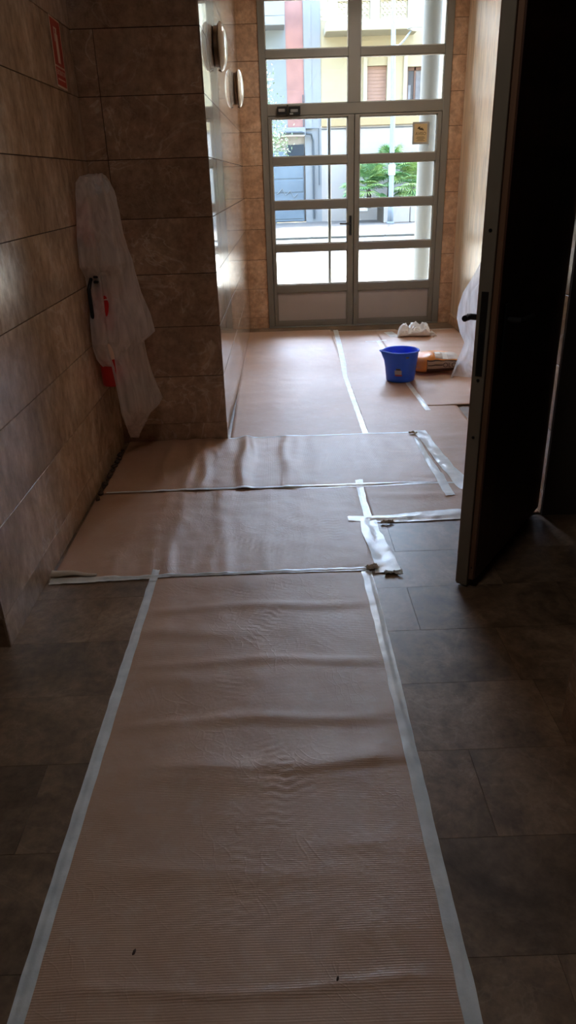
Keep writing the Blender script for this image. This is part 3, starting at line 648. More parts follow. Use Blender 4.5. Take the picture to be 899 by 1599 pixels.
V1 = Sheet(-.33, .55, 4.315, 7.76, .0022, ridges(4.5, 7.6, 12, .001, .003, .03, .09), 'y', noise_amp=.0022)
V2 = Sheet(.53, 1.235, 3.09, 7.68, .0046, ridges(3.3, 4.4, 7, .002, .007) + ridges(4.5, 7.5, 10, .001, .003, .03, .08), 'y', noise_amp=.0022)
V3 = Sheet(1.01, 1.84, 4.88, 7.60, .0088, ridges(5.0, 7.5, 10, .001, .004, .03, .08), 'y', amp_edge=.6, noise_amp=.0025)
V4 = Sheet(.385, .56, 3.09, 3.53, .0022, [], 'y', noise_amp=.001)
V4b = Sheet(1.20, 1.84, 6.0, 6.1, .0, [], 'y')
def mkprints(seed, n, x0, x1, y0, y1, base=0.0):
    q = random.Random(seed); return [(q.uniform(x0, x1), q.uniform(y0, y1), base + q.uniform(-.6, .6), q.randrange(3)) for _ in range(n)]
S1.prints = mkprints(4, 16, -.25, .24, 1.0, 2.5); SA.prints = mkprints(5, 12, -.35, .30, 2.75, 3.4, .5); SB.prints = mkprints(6, 12, -.2, .75, 3.65, 4.2, .5)
V1.prints = mkprints(7, 8, -.1, .45, 4.5, 6.0); V2.prints = mkprints(8, 6, .6, 1.1, 4.45, 5.2)
sheets = [S1, SA, SB, V1, V2, V3, V4]
V2.b = (.41, 1.235, 3.09, 7.68)
def ground(x, y): return max([0.0] + [s.h(x, y) for s in sheets if s.inside(x, y)])
def put_sheet(s, step, mat, label):
    me = s.mesh(step, 'floor_paper'); o = link('floor_paper', me, mat); solidify(o, .0012, 1); return tag(o, label, 'floor paper')
V2.b = (.41, 1.235, 3.09, 7.68)
# the runner under the tape at x .53 is narrowed in the vestibule, so keep V1 above it
V1.base = .0072
put_sheet(S1, .0075, M['paper_x'], 'long ribbed brown paper runner in the foreground, nearest the camera')
put_sheet(SA, .0085, M['paper_y'], 'crosswise ribbed brown paper sheet, front one of the two, touching the left wall')
put_sheet(SB, .0095, M['paper_y'], 'crosswise ribbed brown paper sheet at the foot of the marble pillar')
put_sheet(V1, .025, M['paper_x'], 'brown paper sheet along the polished pillar side up to the entrance door')
put_sheet(V2, .022, M['paper_x'], 'brown paper sheet under the blue bucket in the vestibule')
put_sheet(V3, .025, M['paper_x'], 'brown paper sheet under the orange sack by the right wall')

# ------------------------------------------------------------------ tape
def tape(pts, label, wrinkle=.0012, ragged=.0015, seed=1, lift=.0022, loc_step=.02, nw=6):
    """pts: (x, y, width); follows whatever lies on the floor"""
    rnd = random.Random(seed); fine = []; ragged *= .4; lift = .0014; wrinkle *= .8
    for i in range(len(pts) - 1):
        a, b = pts[i], pts[i + 1]; L = math.hypot(b[0] - a[0], b[1] - a[1]); n = max(1, int(L / loc_step))
        for k in range(n): t = k / n; fine.append(tuple(a[j] + (b[j] - a[j]) * t for j in range(3)))
    fine.append(pts[-1]); P_ = []
    for i, (x, y, w) in enumerate(fine):
        a = fine[max(i - 1, 0)]; b = fine[min(i + 1, len(fine) - 1)]; d = Vector((b[0] - a[0], b[1] - a[1], 0)).normalized(); n = Vector((-d.y, d.x, 0)); row = []
        jl = noise.noise(Vector((i * .21, seed, 0))) * ragged * 2; jr = noise.noise(Vector((i * .27, seed, 9))) * ragged * 2
        endj = 0
        for k in range(nw + 1):
            u = k / nw - .5; q = Vector((x, y, 0)) + n * (u * w + (jl if u < 0 else jr)) 
            if i in (0, len(fine) - 1): q += d * rnd.uniform(-.004, .004)
            g = max(ground(q.x + dx, q.y + dy) for dx, dy in ((0, 0), (.006, 0), (-.006, 0), (0, .006), (0, -.006)))
            z = g + lift + wrinkle * (1 + noise.noise(Vector((q.x * 30, q.y * 22, seed)))) * (1 - abs(u) * .6) + wrinkle * .8 * max(0, noise.noise(Vector((q.x * 60, q.y * 60, seed + 5))))
            row.append((q.x, q.y, z))
        P_.append(row)
    o = MB().grid(P_).build('masking_tape', M['tape'], smooth=True); return tag(o, label, 'tape')
tape([(-.566, .40, .036), (-.568, 1.2, .036), (-.562, 2.0, .036), (-.556, 2.60, .034)], 'pale tape along the left edge of the foreground paper runner', .0018, .003, seed=2)
tape([(.330, .40, .038), (.332, 1.2, .037), (.336, 2.0, .042), (.330, 2.595, .044)], 'pale tape along the right edge of the foreground paper runner', .0022, .004, seed=3)
tape([(-.985, 2.602, .046), (-.80, 2.604, .040), (-.62, 2.606, .022), (-.3, 2.612, .020), (.0, 2.612, .024), (.34, 2.612, .030)], 'crumpled pale tape on the front edge of the crosswise paper, left wall to corner', .005, .004, seed=4)
tape([(-.945, 3.512, .016), (-.3, 3.512, .018), (.0, 3.508, .020), (.1, 3.50, .034), (.4, 3.50, .040), (.72, 3.498, .030), (.90, 3.49, .014)], 'pale tape joining the two crosswise paper sheets', .0024, .003, seed=5)
tape([(.402, 3.56, .040), (.396, 3.3, .034), (.400, 3.06, .036)], 'short pale tape strip running from the sheet joint towards the camera', .002, .003, seed=6)
tape([(.395, 3.10, .075), (.392, 2.95, .085), (.415, 2.75, .095), (.420, 2.58, .110)], 'wide crumpled pale tape at the right end of the front crosswise sheet', .006, .008, seed=7)
tape([(.300, 3.10, .050), (.40, 3.09, .055), (.52, 3.085, .07), (.66, 3.10, .095), (.84, 3.11, .10), (1.02, 3.11, .085)], 'broad white tape band reaching right towards the dark door foot', .004, .004, seed=8)
tape([(-.335, 4.322, .016), (.2, 4.322, .014), (.6, 4.324, .016), (.83, 4.32, .022)], 'thin pale tape at the pillar foot between crosswise paper and vestibule', .0016, .002, seed=9)
tape([(.868, 4.35, .085), (.885, 4.1, .070), (.905, 3.8, .075), (.94, 3.45, .085), (.95, 3.40, .08)], 'wide wrinkled white tape down the right end of the pillar sheet', .005, .006, seed=10)
tape([(.825, 4.2, .030), (.826, 3.9, .034), (.838, 3.6, .050), (.842, 3.32, .050)], 'narrow white tape just left of the wide wrinkled strip', .003, .003, seed=12)
tape([(.606, 7.76, .050), (.585, 7.0, .048), (.553, 6.2, .048), (.530, 5.8, .036), (.528, 5.2, .036), (.528, 4.335, .036)], 'long pale tape running from the entrance door to the pillar sheet', .0018, .003, seed=13)
tape([(.975, 7.13, .040), (.985, 6.3, .036), (.998, 5.4, .036), (1.014, 4.78, .038)], 'pale tape passing under the blue bucket', .0018, .003, seed=14)
tape([(.62, 7.66, .022), (1.1, 7.64, .020), (1.8, 7.55, .022)], 'pale tape across the vestibule just before the entrance door', .0015, .002, seed=15)
tape([(.85, 7.10, .03), (.98, 7.11, .03), (1.06, 7.11, .03)], 'short crosswise tape at the far end of the bucket strip', .0015, .002, seed=16)
tape([(1.13, 7.52, .09), (1.17, 7.25, .10)], 'short pale blue tape patch left of the white bundle', .0015, .002, seed=17)
tape([(-.555, 2.57, .036), (-.552, 2.66, .032)], 'small tape tab folded over the crosswise sheet edge at top of left strip', .004, .004, seed=18)
# curled paper end at the left wall: a roll of the sheet's folded edge
def curl(x0, x1, y, r0, r1, name, mat):
    P_ = []; n = 24
    for i in range(n + 1):
        t = i / n; x = x0 + (x1 - x0) * t; r = r0 + (r1 - r0) * t; row = []
        for k in range(14):
            a = -1.9 + k / 13 * 5.3; rr = r * (1 - .012 * k)
            row.append((x, y + math.cos(a) * rr * 1.25 + .006 * math.sin(x * 40), .006 + r * .9 + math.sin(a) * rr * .9))
        P_.append(row)
    return MB().grid(P_).build(name, mat, smooth=True)
o = curl(-.985, -.80, 2.638, .017, .005, 'curled_paper_edge', M['paper_back']); solidify(o, .0012, 1); tag(o, 'curled up corner of the front crosswise paper at the left wall', 'paper scrap')
# crumpled torn scraps at the sheet corner
def scrap(cx, cy, w, d, hgt, seed, label, mat, rot=0):
    P_ = []; n = 12
    for j in range(n + 1):
        row = []
        for i in range(n + 1):
            u = i / n - .5; v = j / n - .5
            edge = 1 + .25 * noise.noise(Vector((u * 4, v * 4, seed)))
            z = hgt * (abs(noise.noise(Vector((u * 4.5, v * 4.5, seed * 3.3)))) * 1.6 + .15)
            x = u * w * edge; y = v * d * edge
            row.append((x * math.cos(rot) - y * math.sin(rot), x * math.sin(rot) + y * math.cos(rot), z))
        P_.append(row)
    zb = max(ground(cx + a * w * .4, cy + b * d * .4) for a in (-1, 0, 1) for b in (-1, 0, 1)) 
    o = MB().grid(P_).build('torn_scrap', mat, loc=(cx, cy, zb + .004)); solidify(o, .0006, 1); return tag(o, label, 'paper scrap')
scrap(.355, 2.615, .055, .03, .012, 2, 'torn crumpled tape scrap left of the wide crumpled tape end', M['paper_back'], .3)
scrap(.440, 2.572, .07, .025, .010, 5, 'torn tape end curling at the right corner of the front sheet', M['tape'], -.2)
scrap(.480, 3.045, .06, .018, .014, 8, 'small torn flap at the start of the broad white band', M['paper_back'], .1)
scrap(.820, 4.285, .05, .02, .012, 9, 'small dark torn flap at the top of the wide wrinkled strip', M['paper_back'], .1)

# rubble along the foot of the left wall
rnd = random.Random(5)
for k in range(16):
    t = k / 15; y = 3.42 + .72 * t + rnd.uniform(-.02, .02); s = rnd.uniform(.010, .020)
    bm = bmesh.new(); bmesh.ops.create_icosphere(bm, subdivisions=1, radius=s)
    for w in bm.verts: w.co = Vector((w.co.x * rnd.uniform(.6, 1.2), w.co.y * rnd.uniform(.7, 1.4), w.co.z * rnd.uniform(.5, .9)))
    me = bpy.data.meshes.new('rubble'); bm.to_mesh(me); bm.free()
    x = -.978 + rnd.uniform(0, .012)
    o = link('rubble', me, M['crumb'], loc=(x, y, s * .7 + (ground(-.95, y) if x + s > -.98 else 0)))
    tag(o, 'small dark chunk of broken plaster at the foot of the left wall', 'rubble', 'plaster chunks along the left wall foot')
for (x, y, lab, s) in ((-.356, 1.0, 'tiny brown chip on the left of the foreground paper', .006), (.074, .927, 'tiny brown chip low in the middle of the foreground paper', .005)):
    bm = bmesh.new(); bmesh.ops.create_icosphere(bm, subdivisions=1, radius=s)
    for w in bm.verts: w.co = Vector((w.co.x * .6 + w.co.y * .3, w.co.y * 1.3, w.co.z * .5))
    me = bpy.data.meshes.new('chip'); bm.to_mesh(me); bm.free()
    tag(link('chip', me, M['fleck'], loc=(x, y, ground(x, y) + s * .5 + .001)), lab, 'debris')

# ------------------------------------------------------------------ blue bucket
BX, BY = .953, 5.61; bz = ground(BX, BY) + .003
bk = empty('bucket', (BX, BY, bz), 'blue plastic bucket with pouring lip standing on the paper near the orange sack', 'bucket')
def spout(p, a):
    # pouring lip towards -x, slightly to the camera
    d = math.atan2(math.sin(a - math.radians(188)), math.cos(a - math.radians(188)))
    t = max(0, (p.z - .12) / .115); k = math.exp(-(d / .28) ** 2) * t ** 1.6
    return Vector((p.x + math.cos(math.radians(188)) * .035 * k, p.y + math.sin(math.radians(188)) * .035 * k, p.z + .006 * k))
prof = [(0, .004), (.098, .004), (.106, .0), (.111, .006), (.113, .03), (.121, .10), (.128, .16), (.134, .215), (.136, .232)]
inn = [(.134, .236), (.130, .232), (.125, .16), (.118, .10), (.108, .012), (0, .010)]
MB().lathe(prof + inn, 56, fn=spout).build('body', M['blue'], bk, smooth=True)
rim = MB().lathe([(.134, .226), (.141, .228), (.1425, .233), (.140, .238), (.134, .238)], 56, fn=spout).build('rim', M['blue'], bk, smooth=True)
MB().lathe([(.1, .011), (.06, .014), (0, .013)], 24).build('mortar_residue', M['mortar'], bk, smooth=True)
def on_bucket(mb_pts, mat, name):
    pass
def patch(a0, a1, z0, z1, mat, name, off=.0012):
    P_ = []
    for j in range(5):
        z = z0 + (z1 - z0) * j / 4; r_ = .113 + (z - .03) * .118 + off
        P_.append([(r_ * math.cos(a0 + (a1 - a0) * i / 6), r_ * math.sin(a0 + (a1 - a0) * i / 6), z) for i in range(7)])
    return MB().grid(P_).build(name, mat, bk)
A0 = math.radians(-90 - 17)
patch(A0 - .25, A0 + .21, .066, .100, M['sticker'], 'sticker'); patch(A0 - .22, A0 + .24, .054, .066, M['sticker_red'], 'sticker_band'); patch(A0 - .15, A0 + .12, .102, .114, M['ink'], 'sticker_print', .0018)
patch(A0 + .42, A0 + .60, .196, .206, M['ink'], 'smudge')

# ------------------------------------------------------------------ orange sack
GX, GY = 1.27, 5.86; gz = ground(GX, GY) + .004
sk = empty('cement_sack', (GX, GY, gz), 'orange and grey paper sack of building powder lying behind the bucket', 'sack', rz=math.radians(-4))
P_ = []; nu, nv = 48, 28; SL, SW, SH = .205, .15, .15
def sackp(u, v):
    # u along (-1..1), v round (0..1)
    a = v * 2 * math.pi; e_ = (1 - abs(u) ** 5.0) ** .5 if abs(u) < 1 else 0
    cx = math.copysign(abs(math.cos(a)) ** .75, math.cos(a)); sz = math.copysign(abs(math.sin(a)) ** .75, math.sin(a))
    hh = SH / 2 * (e_ * .97 + .03) * (1 - .18 * max(0, u)); ww = SW * (.62 + .38 * e_)
    n_ = .010 * noise.noise(Vector((u * 3, cx * 2, sz * 2 + 4)))
    z = SH / 2 * .96 + sz * hh + (n_ if sz > 0 else 0)
    return (u * SL, cx * ww + .008 * math.sin(u * 4), max(z, .001))
for i in range(nu + 1):
    u = -1 + 2 * i / nu; P_.append([sackp(u, k / nv) for k in range(nv + 1)])
MB().grid(P_).build('sack_body', M['bag_orange'], sk, smooth=True)
def sack_patch(u0, u1, v0, v1, mat, name, off=.0015, nu_=12, nv_=10):
    Q = []
    for i in range(nu_ + 1):
        row = []
        for k in range(nv_ + 1):
            u = u0 + (u1 - u0) * i / nu_; v = v0 + (v1 - v0) * k / nv_; p = Vector(sackp(u, v)); a = v * 2 * math.pi
            p += Vector((0, math.cos(a), math.sin(a))) * off; row.append(tuple(p))
        Q.append(row)
    return MB().grid(Q).build(name, mat, sk, smooth=True)
# v: 0 = far(+y), .25 = top, .5 = near(-y), .75 = bottom
sack_patch(-.05, .93, .22, .40, M['bag_grey'], 'printed_area')
sack_patch(.25, .45, .26, .39, M['white_print'], 'printed_square', .0022)
sack_patch(-.02, .18, .24, .30, M['white_print'], 'printed_mark', .0022)
sack_patch(-.38, .95, .42, .62, M['bag_dark'], 'dark_band')
sack_patch(-.36, .94, .445, .535, M['bag_stripe'], 'tan_stripe', .0022)
sack_patch(-.34, .25, .490, .500, M['bag_dark'], 'stripe_line', .003, 10, 2)
text_obj('lettering', 'OLO', .052, M['bag_dark'], sk, Matrix.Translation((.105, -SW - .0045, SH * .50)) @ Matrix.Rotation(math.radians(82), 4, 'X'), .0006)
MB().add([(SL * .93, -.06, .05), (SL * .93, .06, .05), (SL * 1.25, .055, .115), (SL * 1.25, -.05, .105), (SL * .93, -.06, .065), (SL * .93, .06, .065), (SL * 1.22, .055, .130), (SL * 1.22, -.05, .122)],
         [(3, 2, 1, 0), (4, 5, 6, 7), (0, 1, 5, 4), (1, 2, 6, 5), (2, 3, 7, 6), (3, 0, 4, 7)]).build('folded_mouth', M['bag_orange'], sk)

# ------------------------------------------------------------------ white bundle
P_ = []; nu = 96; nv = 64
for i in range(nu + 1):
    u = -1 + 2 * i / nu; end = max(0.0, 1 - abs(u) ** 6) ** .5; row = []
    pinch = 1 - .20 * math.exp(-((u + .36) / .07) ** 2) - .16 * math.exp(-((u - .30) / .10) ** 2) - .45 * max(0, (u - .70) / .30) ** 1.2
    for k in range(nv + 1):
        a = 2 * math.pi * k / nv; ca, sa = math.cos(a), math.sin(a)
        sk_ = .10 * sa
        n1 = noise.noise(Vector((u * 3.2 + ca * 1.2, ca * 1.6, sa * 1.6 + 3))); n2 = noise.noise(Vector((u * 8 - ca * 2, ca * 3, sa * 3)))
        cr = max(0, .22 - abs(n1)) / .22
        rad = end * pinch * (1 + .30 * n1 + .14 * n2 - .16 * cr * cr)
        row.append((u * .165 + .02 * sk_, ca * .075 * rad, max(0.0, .056 * end * (1 + sa * 1.0) * pinch * (1 + .30 * n1 + .14 * n2 - .14 * cr * cr))))
    P_.append(row)
mb = MB().grid(P_)
mb.add([(.14, -.03, .012), (.14, .03, .012), (.215, .015, .004), (.225, -.03, .010), (.17, -.02, .05)], [(0, 3, 4), (3, 2, 4), (2, 1, 4), (0, 1, 2, 3)])
me = mb.mesh('cloth_bundle', True)
o = link('cloth_bundle', me, M['cloth'], loc=(1.355, 7.25, ground(1.37, 7.25) + .003)); tag(o, 'crumpled white cloth bundle lying before the right leaf of the entrance door', 'cloth')
o.scale = (1.0, 1.0, 1.08)

# ------------------------------------------------------------------ outdoors
G0 = -0.03
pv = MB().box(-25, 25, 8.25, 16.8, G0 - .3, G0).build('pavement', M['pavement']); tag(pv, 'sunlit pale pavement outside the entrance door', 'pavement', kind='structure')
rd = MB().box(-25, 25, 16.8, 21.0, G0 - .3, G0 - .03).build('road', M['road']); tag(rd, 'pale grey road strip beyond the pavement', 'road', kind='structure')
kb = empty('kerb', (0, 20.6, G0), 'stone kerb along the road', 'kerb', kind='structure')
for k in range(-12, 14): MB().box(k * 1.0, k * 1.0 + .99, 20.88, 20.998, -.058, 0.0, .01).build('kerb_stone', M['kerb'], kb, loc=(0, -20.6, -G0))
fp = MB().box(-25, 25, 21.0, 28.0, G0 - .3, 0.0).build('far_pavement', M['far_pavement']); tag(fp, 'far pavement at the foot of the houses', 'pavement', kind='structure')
# paving bands on the near pavement
for k, (xa, xb) in enumerate(((-1.6, -.2), (1.2, 2.6), (4.0, 5.4))):
    pass
pc = empty('porch', (0, 8.25, 0), 'entrance porch roof slab over the door', 'porch', kind='structure')
MB().box(-3.0, 5.0, 0, 2.5, 4.60, 4.85).build('roof_slab', M['white_render'], pc)
MB().box(-20, -.6, 0, .25, -.1, 16).build('outer_wall', M['white_render'], pc); MB().box(2.3, 20, 0, .25, -.1, 16).build('outer_wall', M['white_render'], pc); MB().box(-.6, 2.3, 0, .25, 3.5, 16).build('outer_wall', M['white_render'], pc)
MB().box(-.6, 2.3, 0, .02, H_CEIL, 3.5).build('lintel', M['white_render'], pc)
col = empty('porch_column', (1.985, 10.3, G0), 'round grey porch column outside the right door leaf', 'column')
MB().lathe([(0, 0), (.113, 0), (.113, 4.63), (0, 4.63)], 32).build('shaft', M['column'], col, smooth=False); shade_auto(col.children[0])

# lamp post
lp = empty('street_lamp', (3.80, 25.4, .0), 'slim pale blue street lamp post with a curved arm and white shade', 'street lamp')
zt = 7.5
MB().tube([(0, 0, 0), (0, 0, .5), (-.01, 0, 3.0), (-.08, 0, 6.0), (-.11, 0, zt)], [.10, .085, .075, .065, .05], 16).build('post', M['lamp_grey'], lp, smooth=True)
MB().box(-.11, .11, -.11, .11, 0, .06, .01).build('base_plate', M['lamp_grey'], lp)
MB().tube([(-.07, 0, 4.98), (.12, 0, 4.97), (.28, 0, 5.12), (.46, 0, 5.34)], .028, 10).build('arm', M['lamp_grey'], lp, smooth=True)
MB().lathe([(.0, .17), (.08, .16), (.18, .11), (.25, .02), (.28, -.02), (.27, -.035), (.0, -.045)], 28, .62, 0, 5.42).build('shade', M['lamp_shade'], lp, smooth=True)
MB().lathe([(.0, -.10), (.12, -.08), (.2, -.04)], 20, .62, 0, 5.42).build('lamp_bowl', M['opal'], lp, smooth=True)
MB().box(-.10, .10, -.09, .09, 1.45, 1.75, .01).build('service_band', M['white_metal'], lp)

# yellow house
Y0 = 28.0
yh = empty('yellow_house', (4.0, Y0, 0), 'yellow rendered house across the street with a perforated balcony', 'house')
def hp(mb, name, mat, parent=yh): return mb.xf(Matrix.Translation((-4.0, -Y0, 0))).build(name, mat, parent)
hp(MB().box(1.71, 3.27, Y0, Y0 + .3, 3.25, 8.5).box(3.94, 4.62, Y0, Y0 + .3, 3.25, 8.5).box(5.19, 12, Y0, Y0 + .3, 3.25, 8.5).box(3.27, 3.94, Y0, Y0 + .3, 4.78, 8.5).box(4.62, 5.19, Y0, Y0 + .3, 4.72, 8.5).box(3.27, 3.94, Y0, Y0 + .3, 3.25, 3.62).box(4.62, 5.19, Y0, Y0 + .3, 3.25, 3.62), 'upper_wall', M['yellow'])
hp(MB().box(1.71, 12, Y0 - .02, Y0 + .3, .0, 3.02), 'lower_wall', M['white_render'])
hp(MB().box(1.71, 12, Y0 - .10, Y0, 3.02, 3.26, .01), 'ochre_band', M['yellow_deep'])
hp(MB().box(1.75, 12, Y0 - .06, Y0, 3.45, 3.55, .01), 'string_course', M['cream'])
for (a, b, zt_) in ((3.27, 3.94, 4.78), (4.62, 5.19, 4.72)):
    s = MB(); s.box(a - .13, a, Y0 - .05, Y0, 3.62, zt_ + .5); s.box(b, b + .13, Y0 - .05, Y0, 3.62, zt_ + .5); hp(s, 'window_surround', M['cream'])
w1 = hp(MB().box(3.27, 3.94, Y0 + .16, Y0 + .2, 3.62, 4.78), 'roller_shutter', M['shutter'])
for k in range(11): MB().box(-.73, -.06, .15, .162, 3.64 + k * .104, 3.64 + k * .104 + .09, .004).build('shutter_slat', M['shutter'], w1, loc=(0, 0, 0))
w2 = hp(MB().box(4.62, 5.19, Y0 + .2, Y0 + .22, 3.62, 4.72), 'window', M['dark_glass'])
fr_ = MB().box(.62, .68, .15, .2, 3.62, 4.72).box(1.13, 1.19, .15, .2, 3.62, 4.72).box(.62, 1.19, .15, .2, 4.62, 4.72).box(.88, .93, .15, .2, 3.62, 4.72); fr_.build('window_frame', M['frame_wood'], w2)
MB().box(.69, .78, .185, .195, 3.62, 4.2).box(.95, 1.12, .185, .195, 3.62, 4.62).build('curtain', M['curtain'], w2)
# balcony
b0, b1, yb = 1.90, 4.72, Y0 - 1.0
hp(MB().box(b0 - .08, b1 + .08, yb - .08, Y0, 5.62, 5.86, .02), 'balcony_slab', M['cream'])
hp(MB().box(b0, b1, yb, yb + .14, 6.40, 6.52, .01), 'balcony_rail', M['cream']); hp(MB().box(b0, b1, yb, yb + .14, 5.86, 5.93, .01), 'balcony_plinth', M['cream'])
for a in (1.90, 3.22, 3.40 + 1.0): hp(MB().box(a, a + .30, yb - .02, yb + .16, 5.86, 6.52, .01), 'balcony_pier', M['cream'])
for (a, b) in ((2.24, 3.20), (3.54, 4.38)):
    n = 6; w = (b - a) / n
    for i in range(n):
        for j in range(3):
            cx = a + w * (i + .5); cz = 5.93 + .157 * (j + .5); s = MB(); q = 10; R0 = .047; v = []
            for yy in (yb + .03, yb + .10):
                for t in range(q): v.append((cx + R0 * math.cos(6.283 * t / q), yy, cz + R0 * math.sin(6.283 * t / q)))
                for t in range(q):
                    ca, sa = math.cos(6.283 * t / q), math.sin(6.283 * t / q); k_ = 1 / max(abs(ca), abs(sa)); v.append((cx + w / 2 * ca * k_, yy, cz + .0785 * sa * k_))
            f = []
            for t in range(q):
                t2 = (t + 1) % q; f += [(t, t2, q + t2, q + t), (2 * q + t, 3 * q + t, 3 * q + t2, 2 * q + t2), (t, 2 * q + t, 2 * q + t2, t2)]
            s.add(v, f); hp(s, 'lattice_block', M['yellow'])
hp(MB().box(1.72, 12, Y0 - .035, Y0 - .02, 2.93, 2.96), 'wall_cable', M['cable'])
hp(MB().tube([(2.62, Y0 - .05, 3.0), (2.62, Y0 - .05, 0.05)], .018, 6), 'downpipe', M['cable'])
hp(MB().tube([(2.62 + .0, Y0 - .06, 2.98), (2.62, Y0 - .06, 2.9)], .05, 8), 'junction_box', M['cable'])
hp(MB().box(2.9, 3.35, Y0 - .04, Y0 - .02, .30, .75).box(2.95, 3.30, Y0 - .05, Y0 - .04, .35, .70), 'utility_hatch', M['white_metal'])

# grey and red apartment house
gh = empty('apartment_house', (0.0, Y0, 0), 'grey blue apartment house with a red brick band across the street', 'house')
def gp(mb, name, mat, parent=gh): return mb.xf(Matrix.Translation((0, -Y0, 0))).build(name, mat, parent)
gp(MB().box(1.16, 1.40, Y0 - .04, Y0 + .3, 2.95, 8.5).box(1.14, 1.71, Y0 - .02, Y0 + .3, 0, 8.5), 'grey_pilaster', M['grey_pil'])
gp(MB().box(-12, .56, Y0, Y0 + .3, 2.9, 8.5), 'upper_wall', M['grey_render'])
gp(MB().box(-12, .53, Y0 - .9, Y0, 5.86, 6.12, .02).box(-12, .53, Y0 - .9, Y0 - .8, 6.12, 7.0), 'balcony_parapet', M['grey_pil'])
rb = gp(MB().box(.56, 1.16, Y0 + .01, Y0 + .3, 3.02, 8.5), 'brick_band', M['brickred'])
gp(MB().box(-12, 1.16, Y0 - .25, Y0, 2.78, 3.02, .01), 'string_course', M['grey_pil'])
gp(MB().box(-12, .08, Y0, Y0 + .3, 0, 2.78), 'lower_wall', M['grey_render'])
gp(MB().box(.08, 1.16, Y0 + .1, Y0 + .3, 0, 2.78), 'door_head', M['white_render'])
gd = gp(MB().box(-1.8, 1.08, Y0 - .03, Y0 + .06, .03, 2.3, .01), 'garage_door', M['garage'])
for k in range(5): MB().box(-1.75, 1.05, -.045, -.03, .12 + k * .44, .50 + k * .44, .006).build('door_panel', M['garage'], gd)
gr = MB()
gr.tube([(.12, -.05, .95), (.3, -.05, 1.12), (.42, -.05, .9), (.58, -.05, 1.05), (.72, -.05, .82), (.85, -.05, .95)], .018, 5)
gr.tube([(.2, -.05, .6), (.45, -.05, .7), (.7, -.05, .55)], .014, 5)
gr.build('graffiti', M['grey_pil'], gd)
gp(MB().box(.50, 1.10, Y0 - .06, Y0 - .02, 1.95, 2.50, .01), 'door_vent', M['dark_glass'])
gp(MB().tube([(.3, Y0 - .28, 2.86), (1.0, Y0 - .28, 2.86), (1.36, Y0 - .12, 2.80), (1.42, Y0 - .06, 2.6), (1.42, Y0 - .06, .1)], .035, 8), 'downpipe', M['cable'])
gp(MB().tube([(1.10, Y0 - .06, 4.0), (1.10, Y0 - .06, 2.8)], .02, 6), 'wall_cable', M['cable'])
gp(MB().tube([(1.16, Y0 - .06, 2.98), (1.62, Y0 - .06, 2.98), (1.62, Y0 - .06, 1.2)], .018, 6), 'wall_cable', M['cable'])

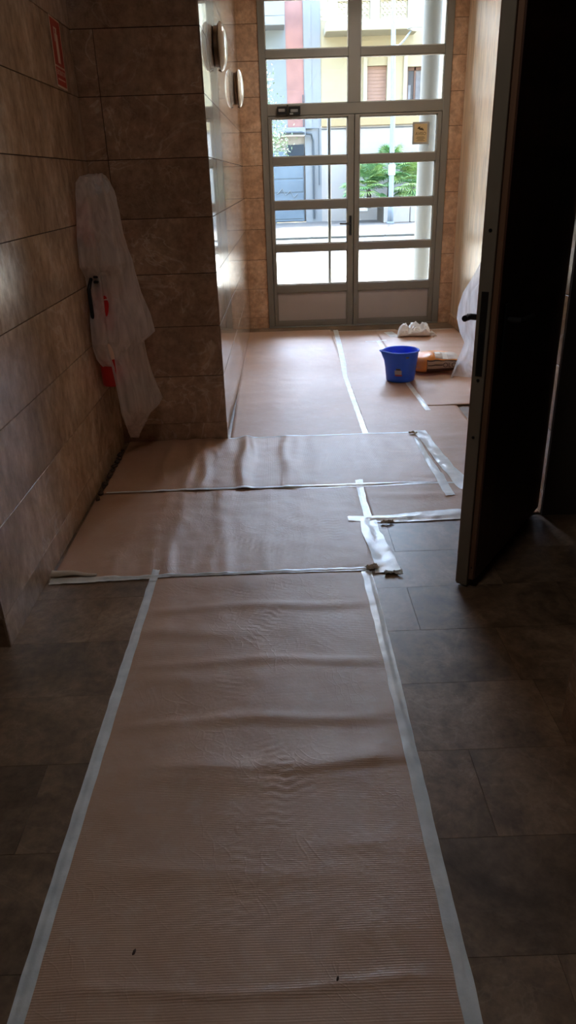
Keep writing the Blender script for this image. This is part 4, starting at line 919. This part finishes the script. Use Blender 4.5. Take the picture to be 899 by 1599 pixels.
# planter with fan palms
pl = empty('planter_bed', (4.0, 26.3, .0), 'low stone planter bed in front of the yellow house', 'planter')
for (a, b) in ((-.35, .5), (.52, 1.35), (1.37, 2.2)): MB().box(a, b, -.5, -.32, 0, .50, .02).build('edge_block', M['white_render'], pl)
MB().box(-.35, 2.2, -.33, 1.3, 0, .42).build('soil', M['soil'], pl)
def palm(x, y, z0, h, R, n, label, mats, seed):
    rnd = random.Random(seed); t = empty('fan_palm', (x, y, z0), label, 'palm')
    MB().tube([(0, 0, 0), (.02, 0, h * .5), (0, 0, h)], [.10, .09, .07], 10).build('trunk', M['bark'], t, smooth=True)
    for i in range(n):
        az = rnd.random() * 6.283; el = rnd.uniform(-.45, 1.35); L = R * rnd.uniform(.55, .8)
        d = Vector((math.cos(az) * math.cos(el), math.sin(az) * math.cos(el), math.sin(el)))
        c = Vector((0, 0, h)); e_ = c + d * L; s = MB(); s.tube([c, c + d * L * .5 + Vector((0, 0, .03)), e_], .008, 4)
        side = d.cross(Vector((0, 0, 1))).normalized(); up = side.cross(d).normalized(); nb = 13; bl = R * rnd.uniform(.38, .5)
        for k in range(nb):
            a = (-1 + 2 * k / (nb - 1)) * 1.75; q = (d * math.cos(a) + side * math.sin(a)).normalized(); w = (side * math.cos(a) - d * math.sin(a)).normalized() * .020
            tip = e_ + q * bl + Vector((0, 0, -.18 * bl)); mid = e_ + q * bl * .5 + up * .01
            s.add([e_, mid - w, tip, mid + w, mid + up * .012], [(0, 1, 4), (1, 2, 4), (2, 3, 4), (3, 0, 4)])
        s.build('frond', rnd.choice(mats), t)
palm(3.22, 26.7, .45, .62, .86, 60, 'bushy fan palm left of the street lamp post', [M['palm'], M['palm'], M['palm_light']], 1)
palm(4.72, 26.7, .45, .66, .86, 60, 'bushy fan palm right of the street lamp post', [M['palm'], M['palm_light'], M['palm_light']], 2)
palm(3.98, 27.0, .45, 1.15, .80, 46, 'taller fan palm behind the street lamp', [M['palm_light'], M['palm']], 3)

# street tree at the left edge
tr = empty('street_tree', (-.75, 24.0, .0), 'pale leaved young street tree at the left edge of the glass', 'tree')
MB().tube([(0, 0, 0), (.03, 0, 1.4), (.1, 0, 2.4)], [.06, .05, .03], 8).build('trunk', M['bark'], tr, smooth=True)
MB().tube([(.05, 0, 1.7), (.4, 0, 2.2), (.8, 0, 2.6)], [.03, .02, .01], 6).build('branch', M['bark'], tr); MB().tube([(.08, 0, 2.2), (.3, 0, 3.0), (.5, 0, 4.1)], [.03, .02, .01], 6).build('branch', M['bark'], tr)
rnd = random.Random(9); s = MB()
for i in range(2600):
    c = rnd.choice([((.75, 0, 2.45), .62), ((.2, 0, 2.7), .8), ((.35, 0, 3.6), .6), ((.3, 0, 4.3), .45)]); p = Vector((rnd.gauss(0, .42), rnd.gauss(0, .42), rnd.gauss(0, .45))) * c[1] + Vector(c[0])
    a = Vector((rnd.uniform(-1, 1), rnd.uniform(-1, 1), rnd.uniform(-1, 1))).normalized(); b = a.cross(Vector((rnd.uniform(-1, 1), rnd.uniform(-1, 1), rnd.uniform(-1, 1)))).normalized(); l = rnd.uniform(.03, .055)
    s.add([p - a * l, p + b * l * .45, p + a * l, p - b * l * .45], [(0, 1, 2, 3)])
o = s.build('foliage', M['leaf'], tr); o['kind'] = 'stuff'
